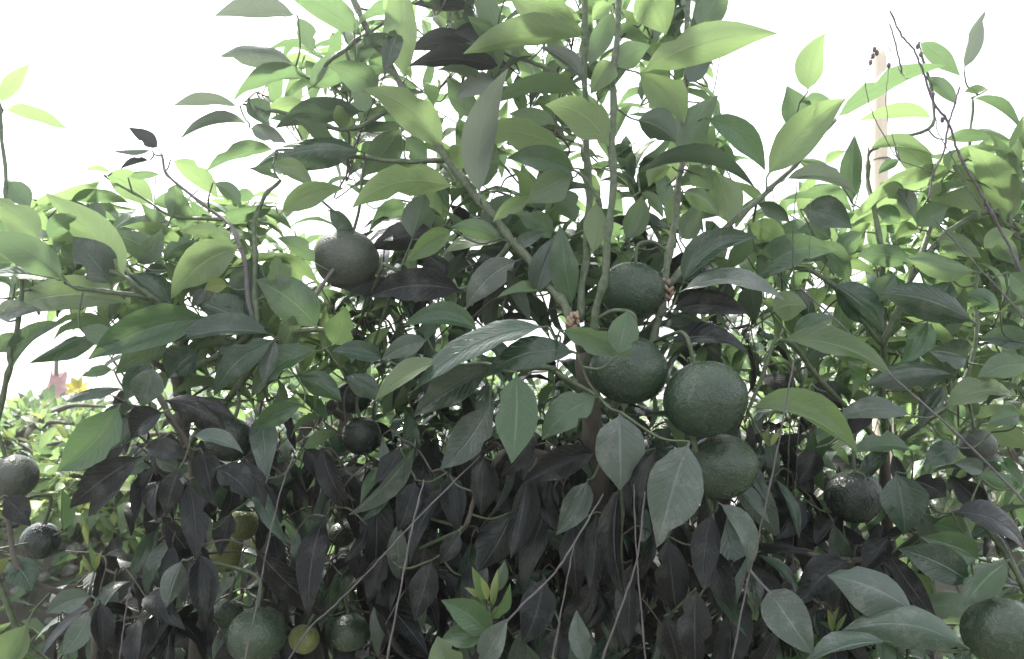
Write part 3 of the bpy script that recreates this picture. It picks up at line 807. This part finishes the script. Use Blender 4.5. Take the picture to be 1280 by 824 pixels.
fill('L', POLY_LK, (0.90, 1.35), 85, 'kkkkde', (-0.3, 0.5), droop=0.75, mind=0.86)
fill('R', POLY_R, (1.02, 1.40), 118, 'yyyggg', (0.7, 0.4), mind=1.0)
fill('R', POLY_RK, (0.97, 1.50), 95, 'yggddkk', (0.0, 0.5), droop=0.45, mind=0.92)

def curtain(tree, poly, dr, count, classes, Lr=(.045, .115)):
    xs = [p[0] for p in poly]; ys = [p[1] for p in poly]
    n = 0
    while n < count:
        x, y = random.uniform(min(xs), max(xs)), random.uniform(min(ys), max(ys))
        if not in_poly(x, y, poly): continue
        n += 1
        p = at(x, y, random.uniform(*dr))
        L = random.uniform(*Lr)
        dv = nrm(np.array([random.gauss(0, .6), random.gauss(-.1, .45), -1]))
        nn = nrm(np.array([random.gauss(0, .7), -1, random.uniform(-.1, .6)]))
        free_leaf(tree, random.choice(classes), p, dv, L, L * random.uniform(.20, .34), nn, random.uniform(-.04, .14), 10, 3)
        if blocks_fruit(LEAVES[-1]['V']): LEAVES.pop(); continue
        W = np.array(NODES[tree])
        t = W[int((np.linalg.norm(W - p, axis=1) + .6 * np.maximum(0, p[2] - W[:, 2])).argmin())]
        path = catmull(np.array([t, .5 * (t + p) + UP * .008, p]), 4)
        V, Fc, U = tube(path, np.linspace(.0015, .0009, len(path)), 5)
        FTWIG[tree].add(V, Fc, U)
        NODES[tree].extend(list(path[3:]))
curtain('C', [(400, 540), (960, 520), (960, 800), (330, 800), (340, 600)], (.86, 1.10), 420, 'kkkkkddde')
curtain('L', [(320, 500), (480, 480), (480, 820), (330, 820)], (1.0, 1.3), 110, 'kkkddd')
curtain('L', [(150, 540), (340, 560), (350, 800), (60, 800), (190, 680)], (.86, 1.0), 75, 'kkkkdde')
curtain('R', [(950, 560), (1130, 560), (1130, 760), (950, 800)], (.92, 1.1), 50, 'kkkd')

# twigs that carry the leaves read from the photograph: each base joins the nearest wood or twig
for key in 'CLR':
    wood = list(WOOD[key])
    todo = [l['base'] for l in LEAVES if l['tree'] == key and l['hero']]
    W = np.array(wood)
    todo.sort(key=lambda p: np.linalg.norm(W - p, axis=1).min())
    for p in todo:
        W = np.array(wood)
        dd = np.linalg.norm(W - p, axis=1) + 0.25 * np.maximum(0, W[:, 2] - p[2])
        t = W[int(dd.argmin())]
        g = np.linalg.norm(t - p)
        if g < 0.004: continue
        mid = 0.5 * (t + p) - UP * 0.12 * g + rng.normal(size=3) * 0.06 * g
        path = catmull(np.array([t, mid, p]), 4)
        r0 = 0.0011 + min(0.0010, 0.005 * g)
        V, Fc, U = tube(path, np.linspace(r0, 0.0009, len(path)), 5)
        mesh_obj('twig', V, Fc, M_STEM, ROOT[key], U)
        wood.extend(list(path[2:]))

# ------------------------------------------------------------------ split the leaves: the ones that show largest are parts, the rest one mass
def split_leaves():
    GW, GH = 426, 274
    gi, gz, gid = [], [], []
    for k, l in enumerate(LEAVES):
        na, nc = l['na'], l['nc']
        G = l['V'].reshape(na, nc, 3)
        S = np.linspace(0, 1, 14)
        ii = np.clip((S * (na - 1)), 0, na - 1.001); i0 = ii.astype(int); fi = (ii - i0)[:, None, None]
        Q = G[i0] * (1 - fi) + G[i0 + 1] * fi
        jj = np.clip(np.linspace(0, 1, 9) * (nc - 1), 0, nc - 1.001); j0 = jj.astype(int); fj = (jj - j0)[None, :, None]
        Q = Q[:, j0] * (1 - fj) + Q[:, j0 + 1] * fj
        x, y, d = to_px(Q.reshape(-1, 3))
        cx, cy = (x / 1280 * GW).astype(int), (y / 824 * GH).astype(int)
        ok = (cx >= 0) & (cx < GW) & (cy >= 0) & (cy < GH)
        gi.append((cy * GW + cx)[ok]); gz.append(d[ok]); gid.append(np.full(ok.sum(), k))
    for c, r in FRUIT:
        u = rng.normal(size=(900, 3)); u /= np.linalg.norm(u, axis=1)[:, None]
        x, y, d = to_px(c + u * r)
        cx, cy = (x / 1280 * GW).astype(int), (y / 824 * GH).astype(int)
        ok = (cx >= 0) & (cx < GW) & (cy >= 0) & (cy < GH)
        gi.append((cy * GW + cx)[ok]); gz.append(d[ok]); gid.append(np.full(ok.sum(), -1))
    gi, gz, gid = map(np.concatenate, (gi, gz, gid))
    o = np.lexsort((gz, gi))
    first = np.concatenate([[True], np.diff(gi[o]) != 0])
    own = gid[o][first]
    vis = np.bincount(own[own >= 0], minlength=len(LEAVES))
    total = 0
    for key in {l['tree'] for l in LEAVES}:
        idx = [k for k, l in enumerate(LEAVES) if l['tree'] == key]
        idx.sort(key=lambda k: -vis[k] - (5000 if LEAVES[k]['hero'] else 0))
        single = [k for k in idx[:300] if vis[k] >= 4 or LEAVES[k]['hero']]
        sset = set(single)
        for k in single:
            l = LEAVES[k]
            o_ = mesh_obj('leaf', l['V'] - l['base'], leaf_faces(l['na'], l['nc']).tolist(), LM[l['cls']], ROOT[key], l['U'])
            o_.location = tuple(l['base'])
        rest = [k for k in idx if k not in sset]
        for cls in sorted({LEAVES[k]['cls'] for k in rest}):
            V, Fc, U, b = [], [], [], 0
            for k in rest:
                l = LEAVES[k]
                if l['cls'] != cls: continue
                V.append(l['V']); U.append(l['U']); Fc.append(leaf_faces(l['na'], l['nc']) + b); b += len(l['V'])
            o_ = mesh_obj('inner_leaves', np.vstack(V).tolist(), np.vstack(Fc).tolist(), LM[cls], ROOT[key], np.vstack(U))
            o_['kind'] = 'stuff'
        total += len(single)
        print('LEAVES', key, len(single), len(rest))
split_leaves()
for key in 'CLR':
    o_ = FTWIG[key].build('inner_twigs', M_BARK, ROOT[key])
    o_['kind'] = 'stuff'

# pinkish bud scales at the two forks of the central tree
for (x, y, d, n_) in ((717, 399, .832, 16), (832, 362, .872, 12)):
    m = MB()
    for k in range(n_):
        c = at(x + random.uniform(-8, 8), y + random.uniform(-12, 12), d + random.uniform(-.004, .006))
        V, Fc = ellipsoid(0.0022, 0.0042, 8, 6, 0, k)
        rt = Matrix.Rotation(random.uniform(-.9, .9), 3, 'X') @ Matrix.Rotation(random.uniform(-.9, .9), 3, 'Y')
        m.add([tuple(np.array(rt @ Vector(v)) + c) for v in V], Fc)
    o_ = m.build('bud_scales', M_NODE, ROOT['C'])
    o_['label'] = 'cluster of pinkish brown bud scales at a fork'

# ------------------------------------------------------------------ dry stalks, dried climber
def stalk(pts, r, label, name='dry_stalk', mat=None, knots=True, foot=False):
    P = [at(*p) for p in pts]
    base = P[-1].copy()
    if foot:
        dv = P[-1] - P[-2]; dv = dv / np.linalg.norm(dv)
        q = P[-1]
        for st_, lat in ((.08, .8), (.2, .5), (.4, .25)):
            q = q + np.array([dv[0] * lat, dv[1] * lat, -1.0]) * st_
            P.append(q)
        g = q.copy(); g[2] = 0.0
        P.append(g)
    path = catmull(np.array(P), 8)
    dm = sum(p[2] for p in pts) / len(pts)
    k = len(path)
    rad = np.linspace(r * 0.4, r * 0.7, k) * dm / F
    if knots: rad = rad * (1 + 0.35 * (np.arange(k) % 9 == 4))
    path = path + np.array([[math.sin(i * 1.7) * .0003, 0, math.cos(i * 2.3) * .0003] for i in range(k)])
    V, Fc, U = tube(path, rad, 6)
    o = mesh_obj(name, V, Fc, mat or M_DRY, None, U)
    return tag(o, label, 'stalk', 'dry stalks among the leaves')
stalk([(374, 556, .79), (355, 600, .78), (335, 680, .77), (318, 770, .77), (303, 840, .77)], 2.2, 'thin dry stalk crossing in front of the pale green low orange', foot=True)
stalk([(530, 600, .78), (515, 660, .76), (500, 740, .75), (481, 840, .75)], 2.6, 'straight dry stalk crossed near its top by a longer slanting stalk', foot=True)
stalk([(600, 570, .79), (520, 650, .77), (460, 715, .78), (415, 760, .79), (380, 795, .80)], 2.2, 'long slanting dry stalk crossing a straight one in the dark leaves', foot=True)
stalk([(754, 618, .75), (717, 680, .73), (690, 720, .73), (640, 770, .73), (590, 840, .73)], 2.6, 'slanting dry stalk passing beside the yellow-green young shoot', foot=True)
stalk([(718, 678, .735), (706, 740, .74), (688, 840, .74)], 2.3, 'short dry stalk forking down from the slanting one beside the young shoot', foot=True)
stalk([(806, 615, .75), (797, 695, .74), (778, 755, .74), (748, 840, .74)], 2.6, 'dry stalk bending away below the hanging grey-green leaf, crossing an upright one', foot=True)
stalk([(792, 606, .765), (796, 695, .75), (808, 840, .75)], 2.2, 'upright dry stalk beside the broad hanging grey-green leaf', foot=True)
stalk([(992, 452, .78), (976, 540, .77), (955, 640, .76), (936, 720, .76), (918, 812, .76)], 2.3, 'tall dry stalk rising beside the largest orange with a sprout', foot=True)
stalk([(1000, 360, .90), (1050, 405, .88), (1108, 464, .86), (1160, 510, .85), (1204, 550, .84), (1290, 640, .82)], 2.7, 'long diagonal dry stalk lying across the spreading tree', foot=True)
stalk([(1164, 270, .95), (1210, 320, .94), (1290, 410, .92)], 2.0, 'slender dry stalk slanting above the long diagonal one', foot=True)
stalk([(162, 735, .78), (155, 780, .78), (148, 840, .78)], 2.2, 'short dry stalk low among grey drooping leaves', foot=True)
stalk([(1013, 250, .93), (1012, 330, .93), (1009, 420, .94), (1000, 520, .95)], 1.0, 'fine dry thread hanging upright below the arching shoot', knots=False, foot=True)
stalk([(996, 232, .94), (991, 300, .94), (994, 420, .95), (988, 520, .96)], 1.5, 'pale green upright stalk beside a fine dry thread', mat=M_STEM, knots=False, foot=True)

# heart shaped leaf on a vine low down
def vine():
    e = empty('bindweed_vine', at(937, 712, .755))
    tag(e, 'thin vine with one grey heart-shaped leaf low beside the tall dry stalk', 'vine')
    o0 = np.array(e.location)
    P = catmull(np.array([at(937, 712, .755), at(950, 728, .75), at(968, 746, .745)]), 6)
    V, Fc, U = tube(P - o0, np.full(len(P), 0.0013), 6)
    mesh_obj('stem', V, Fc, M_DRY, e, U)
    na, nc = 13, 7
    b, t = at(966, 745, .745), at(1016, 818, .72)
    ax = nrm(t - b); L = np.linalg.norm(t - b)
    v = nrm(CAM_P - b); n = nrm(v - ax * (v @ ax)); B = np.cross(ax, n)
    V, U = [], []
    for i in range(na):
        s = i / (na - 1)
        w = (math.sin(math.pi * min(1, s * 1.0) ** 0.62) ** 0.8 * 0.36 + 0.003) * L * 0.94
        for j in range(nc):
            q = -1 + 2 * j / (nc - 1)
            back = 0.10 * L * q * q * (1 - s) ** 3
            V.append(b + ax * (L * s - back) + B * w * q + n * (0.10 * abs(q) * w + 0.06 * L * math.sin(s * 3)) - o0)
            U.append((q * .5 + .5, s))
    mesh_obj('leaf', V, leaf_faces(na, nc).tolist(), LM['e'], e, U)
vine()

def climber():
    e = empty('dried_climber', at(1240, 265, 1.0))
    tag(e, 'dried leafless climber with a withered purple flower head against the white sky', 'climber')
    o0 = np.array(e.location)
    def st(name, pts, r0, r1, mat=M_DRYP):
        P = catmull(np.array([at(*p) for p in pts]), 7)
        k = len(P)
        P = P + rng.normal(size=P.shape) * 0.0004
        V, Fc, U = tube(P - o0, np.linspace(r0, r1, k) * 0.46 * (1 + 0.3 * rng.random(k)) / F, 6)
        mesh_obj(name, V, Fc, mat, e, U)
    gnd = at(1290, 400, 1.0)
    st('stem', [(1112, 14, 1.0), (1128, 45, 1.0), (1142, 62, 1.0), (1155, 92, 1.0), (1168, 130, 1.0), (1185, 152, 1.0), (1200, 195, 1.0), (1222, 235, 1.0), (1242, 270, 1.0), (1275, 340, 1.0), (1300, 420, 1.0), (1300, 900, 1.0)], 2.0, 4.0)
    st('stem', [(1200, 108, 1.0), (1192, 135, 1.0), (1185, 158, 1.0), (1180, 190, 1.0), (1168, 215, 1.0), (1160, 250, 1.0)], 2.2, 2.6)
    st('tendril', [(1112, 30, 1.0), (1121, 60, 1.0), (1127, 92, 1.0)], 1.8, 2.2)
    st('tendril', [(1098, 28, 1.0), (1102, 45, 1.0), (1115, 66, 1.0), (1127, 92, 1.0), (1140, 100, 1.0), (1155, 92, 1.0)], 0.7, 1.0)
    st('tendril', [(1094, 58, 1.0), (1087, 80, 1.0), (1081, 102, 1.0), (1090, 140, 1.0), (1108, 175, 1.0), (1125, 200, 1.0), (1168, 215, 1.0)], 1.0, 1.2)
    st('tendril', [(1112, 60, 1.0), (1110, 95, 1.0), (1108, 140, 1.0), (1125, 200, 1.0)], 0.8, 1.0)
    st('tendril', [(1168, 130, 1.0), (1172, 165, 1.0), (1190, 195, 1.0), (1212, 240, 1.0), (1242, 270, 1.0)], 1.0, 1.3)
    # withered head: folded petals
    m = MB()
    for k in range(6):
        b = at(1113, 30, 1.0 + random.uniform(-.004, .004))
        t = at(1109 + random.uniform(-9, 7), 2 + random.uniform(-2, 9), 1.0 + random.uniform(-.012, .012))
        V, U = leaf_geo(b, (b + t) / 2 + rng.normal(size=3) * .004, t, nrm(rng.normal(size=3)), 0.016, .4, 0, .08, 8, 3, 0.5, k)
        m.add(V, leaf_faces(8, 3).tolist(), [tuple(u) for u in U])
    o = m.build('flower_head', M_DRYP, e)
    for q in ((1093, 62), (1091, 70), (1096, 66), (1088, 78), (1111, 82), (1166, 118), (1178, 150), (1147, 58), (1151, 68)):
        V, Fc = ellipsoid(0.0026, 0.0040, 8, 6, 0, q[0])
        c = at(q[0], q[1], 1.0) - o0
        mesh_obj('bud', [tuple(np.array(v) + c) for v in V], Fc, M_DRYP, e)
climber()

# ------------------------------------------------------------------ wooden stake
def stake():
    p = at(1094, 170, 1.9)
    zg = terrain(p[0], p[1])
    e = empty('wooden_stake', (p[0], p[1], zg))
    tag(e, 'pale bare wooden stake standing behind the spreading tree', 'stake')
    top = at(1103, 58, 1.9)
    h = top[2] - zg
    V, Fc, U = tube([(-.03, 0, -0.1), (-.015, 0, h * .4), (0, 0, h * .75), (.014, 0, h - 0.02), (.016, 0, h)], [.024, .023, .021, .019, .012], 10)
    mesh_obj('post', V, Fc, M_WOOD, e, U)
    for z in (h * .86, h * .72):
        m = MB()
        V, Fc, U = tube([(.010 + .022 * math.cos(a), .022 * math.sin(a), z + .001 * a) for a in np.linspace(0, 6.3, 16)], [.0022] * 16, 5)
        m.add(V, Fc, U)
        m.build('wire_tie', M_DRY, e)
stake()

# ------------------------------------------------------------------ things beyond the left tree
def pink_cloth():
    d = 4.2
    p = at(70, 490, d)
    zg = terrain(p[0], p[1])
    e = empty('cloth_marker', (p[0], p[1], zg))
    tag(e, 'faded pink cloth tied to a thin stake among the weeds', 'marker')
    h = at(66, 432, d)[2] - zg
    V, Fc, U = tube([(-.01, 0, -.05), (0, 0, h * .6), (-.008, 0, h)], [.014, .012, .010], 8)
    mesh_obj('stake', V, Fc, M_BARK, e, U)
    zt, zb = at(70, 468, d)[2] - zg, at(70, 500, d)[2] - zg
    V, Fc = [], []
    nx, nz = 14, 8
    for j in range(nz):
        for i in range(nx):
            a = 2 * math.pi * i / nx
            f = j / (nz - 1)
            r = .026 + .022 * f + .009 * math.sin(a * 3 + f * 2) + .005 * math.sin(a * 5 - f * 6)
            V.append((r * 1.15 * math.cos(a), r * math.sin(a), zt + (zb - zt) * f + .016 * math.sin(a * 2 + f) + .01 * math.sin(a * 5)))
    for j in range(nz - 1):
        for i in range(nx):
            a, b = j * nx + i, j * nx + (i + 1) % nx
            Fc.append((a, b, b + nx, a + nx))
    Fc.append(tuple(range(nx)))
    mesh_obj('cloth', V, Fc, M_PINK, e)
pink_cloth()
def yellow_flower():
    d = 3.4
    c = at(100, 486, d)
    zg = terrain(c[0], c[1])
    e = empty('flowering_plant', (c[0], c[1], zg))
    c = c - UP * zg
    tag(e, 'garden plant with one open yellow flower next to the pink cloth', 'plant')
    o0 = np.array([c[0], c[1], 0])
    V, Fc, U = tube(catmull(np.array([[.03, .02, 0], [.02, 0, c[2] * .5], [0, 0, c[2]]]), 6), np.full(13, .004), 6)
    mesh_obj('stem', V, Fc, M_STEM, e, U)
    for k in range(7):
        a = k * 2 * math.pi / 7 + .3
        dv = nrm(np.array([math.cos(a), -0.45, math.sin(a) * .8 + .25]))
        b = np.array([0, 0, c[2]])
        V, U = leaf_geo(b, b + dv * .03 + np.array([0, -.01, 0]), b + dv * .062, nrm(np.array([0, -1, .6])), .030, .2, .1, .03, 8, 3, 0, k)
        mesh_obj('petal', V, leaf_faces(8, 3).tolist(), M_YEL, e, U)
    for k in range(12):
        b = np.array([.02, 0, c[2] * random.uniform(.55, .93)])
        a = random.uniform(0, 6.3)
        dv = nrm(np.array([math.cos(a), math.sin(a), random.uniform(.1, .9)]))
        V, U = leaf_geo(b, b + dv * .05 + UP * .015, b + dv * .11, UP, .045, .2, .1, .03, 8, 3, 0, k)
        mesh_obj('leaf', V, leaf_faces(8, 3).tolist(), LM['y'], e, U)
yellow_flower()

def house():
    p = at(262, 492, 8.2)
    zg = terrain(p[0], p[1])
    e = empty('garden_hut', (p[0], p[1], zg))
    tag(e, 'small white garden hut with bluish metal roof beyond the low orange tree', 'hut')
    hw, hd, hh = 0.32, 0.35, at(262, 462, 8.2)[2] - zg
    MB().box((0, 0, hh / 2), (hw, hd, hh / 2)).build('wall', M_WALL, e, False)
    o = MB()
    o.add([(-hw - .05, -hd - .05, hh), (hw + .05, -hd - .05, hh), (hw + .05, hd + .05, hh), (-hw - .05, hd + .05, hh), (-hw - .05, 0, hh + .14), (hw + .05, 0, hh + .14)],
          [(0, 1, 5, 4), (3, 4, 5, 2), (0, 4, 3), (1, 2, 5), (0, 3, 2, 1)])
    o.build('roof', M_ROOF, e, False)
    for sx in (-.14, .14):
        w = MB().box((sx, -hd - .005, hh * .6), (.07, .012, .06)).build('window', M_GLASS, e, False)
        MB().box((sx, -hd - .02, hh * .6 - .07), (.085, .02, .008)).build('sill', M_WALL, w, False)
house()

def weeds():
    classes = {}
    bits = {'y': ([], [], [], [0]), 'g': ([], [], [], [0]), 's': ([], [], [], [0])}
    for k in range(12000):
        y = 1.45 + 6.5 * random.random() ** 2.0
        x = random.uniform(-0.80, 0.80) * y if k % 2 else random.uniform(-.78, -.30) * y
        if y < 2.1 and -0.68 < x / y < -0.42 and random.random() < .45: continue
        hmax = 0.22 + 0.08 * math.sin(x * 2.1 + y) + 0.05 * math.sin(x * 5 + 2 * y)
        z = terrain(x, y) + hmax * random.random() ** 0.7
        L = random.uniform(.04, .10) if random.random() < .7 else random.uniform(.10, .22)
        dv = nrm(np.array([random.gauss(0, .8), random.gauss(0, .8), random.uniform(.0, 1.1)]))
        b = np.array([x, y, max(terrain(x, y) - .01, z - L * .4)])
        cls = random.choice('yyyyggs')
        V, U = leaf_geo(b, b + dv * L * .55 + UP * .1 * L, b + dv * L - UP * .1 * L, nrm(UP + .6 * rng.normal(size=3)),
                        L * (random.uniform(.3, .5) if L < .13 else .06), .2, .1, .03, 5, 3, 0, k)
        A = bits[cls]
        A[0].append(V); A[1].append(U); A[2].append(leaf_faces(5, 3) + A[3][0]); A[3][0] += len(V)
    for cls, A in bits.items():
        o = mesh_obj('weeds', np.vstack(A[0]).tolist(), np.vstack(A[2]).tolist(), LM[cls], None, np.vstack(A[1]))
        tag(o, {'y': 'bright yellow-green weeds covering the ground beyond the trees', 'g': 'darker green weeds mixed through the bright ones',
                's': 'pale yellow sprouting weeds dotted through the undergrowth'}[cls], 'weeds', kind='stuff')
weeds()
def stones():
    st = []
    for k in range(110):
        y = random.uniform(1.62, 2.25)
        x = random.uniform(-0.68, -0.42) * y
        r = random.uniform(.008, .024)
        st.append((np.array([x + 1.0, y - 1.9, terrain(x, y) + r * .25]), r))
    for k, (c, r) in enumerate(st):
        V, Fc = ellipsoid(r, r * .7, 9, 6, 0, k)
        rr_ = random.Random(k)
        V = [(v[0] * rr_.uniform(.8, 1.25), v[1] * rr_.uniform(.8, 1.2), v[2] * rr_.uniform(.75, 1.2)) for v in V]
        o = mesh_obj('stone', V, Fc, M_STONE, STONEBANK, None, False)
        o.location = tuple(c)
        o.rotation_euler = (rr_.uniform(-.4, .4), rr_.uniform(-.4, .4), rr_.uniform(0, 6))
STONEBANK = empty('stone_heap', (-1.0, 1.9, 0))
tag(STONEBANK, 'loose heap of pale grey stones on the slope beyond the low orange tree', 'stones')
stones()

# orange trees of the next row
def back_tree(px, d, top_py, width, label, n=900, name='orange_tree', cat='tree', group=None, classes='yyyggg', Lr=(.06, .10)):
    key = 'B%d' % px
    e = tree_root(key, px, d, label, name)
    e['category'] = cat
    if group: e['group'] = group
    f = np.array(e['foot'])
    zt = at(px, top_py, d)[2] - f[2]
    V, Fc, U = tube([f - UP * .1, f + UP * zt * .4, f + np.array([.03, 0, zt * .75])], [.035, .028, .014], 8)
    mesh_obj('trunk', V, Fc, M_BARK, e, U)
    for k in range(9):
        a = k * 2.4
        b = f + UP * zt * (.3 + .05 * k)
        t = b + np.array([math.cos(a) * width * .8, math.sin(a) * width * .6, zt * .25])
        V, Fc, U = tube(catmull(np.array([b, (b + t) / 2 + UP * .04, t]), 4), np.linspace(.012, .004, 9), 6)
        mesh_obj('branch', V, Fc, M_BARK, e, U)
    for k in range(n):
        while True:
            q = np.array([random.uniform(-1, 1), random.uniform(-1, 1), random.uniform(-1, 1)])
            rr_ = np.linalg.norm(q)
            if rr_ < 1 and rr_ > .45: break
        lump = 1 + .18 * math.sin(q[0] * 5 + px) + .15 * math.sin(q[2] * 7 + q[1] * 4)
        p = f + np.array([q[0] * width, q[1] * width, zt * .56 + q[2] * zt * .44]) * np.array([lump if False else 1, 1, 1])
        p = f + (p - f) * np.array([lump, lump, 1])
        dv = nrm(q * .7 + rng.normal(size=3) * .5 - UP * .1)
        L = random.uniform(*Lr)
        free_leaf(key, random.choice(classes), p, dv, L, L * .42, nrm(UP + .5 * rng.normal(size=3)), .06, 6, 3)
LEAVES = []
back_tree(30, 2.5, 502, .30, 'bright leafy garden shrub below the pink cloth, next to the stones', 700, 'garden_shrub', 'shrub', 'garden shrubs on the terrace', 'yyyygs', (.035, .07))
back_tree(140, 2.25, 540, .26, 'yellow-green garden shrub below the yellow flower behind the drooping dark leaves', 600, 'garden_shrub', 'shrub', 'garden shrubs on the terrace', 'yyygs', (.035, .075))
back_tree(92, 3.3, 497, .28, 'small garden shrub standing between two larger ones beneath the yellow flower', 500, 'garden_shrub', 'shrub', 'garden shrubs on the terrace', 'yygg', (.04, .08))
back_tree(395, 2.6, 452, .42, 'young sunlit orange tree standing behind the gap between the low and the tall tree')
back_tree(560, 3.0, 455, .5, 'orange tree of the next row mostly hidden behind the tall one')
back_tree(1010, 2.8, 400, .5, 'sunlit orange tree of the next row behind the wooden stake')
back_tree(1260, 2.4, 430, .5, 'orange tree of the next row at the end beside the small greyish orange')
split_leaves()

# ------------------------------------------------------------------ hazy air round everything, scattering shaped to stand in for lens glare
def haze():
    m, N, L = new_mat('haze_air')
    pv = N.new('ShaderNodeVolumePrincipled')
    pv.inputs['Color'].default_value = (0.95, 0.96, 0.97, 1)
    pv.inputs['Density'].default_value = HAZE
    pv.inputs['Anisotropy'].default_value = 0.88
    o = N.new('ShaderNodeOutputMaterial'); L.new(pv.outputs[0], o.inputs['Volume'])
    b = MB().box((0, 200, 3.2), (430, 340, 4.4)).build('haze', m, None, False)
    tag(b, 'thin white haze, also added to stand in for lens glare', 'haze', kind='stuff')
haze()
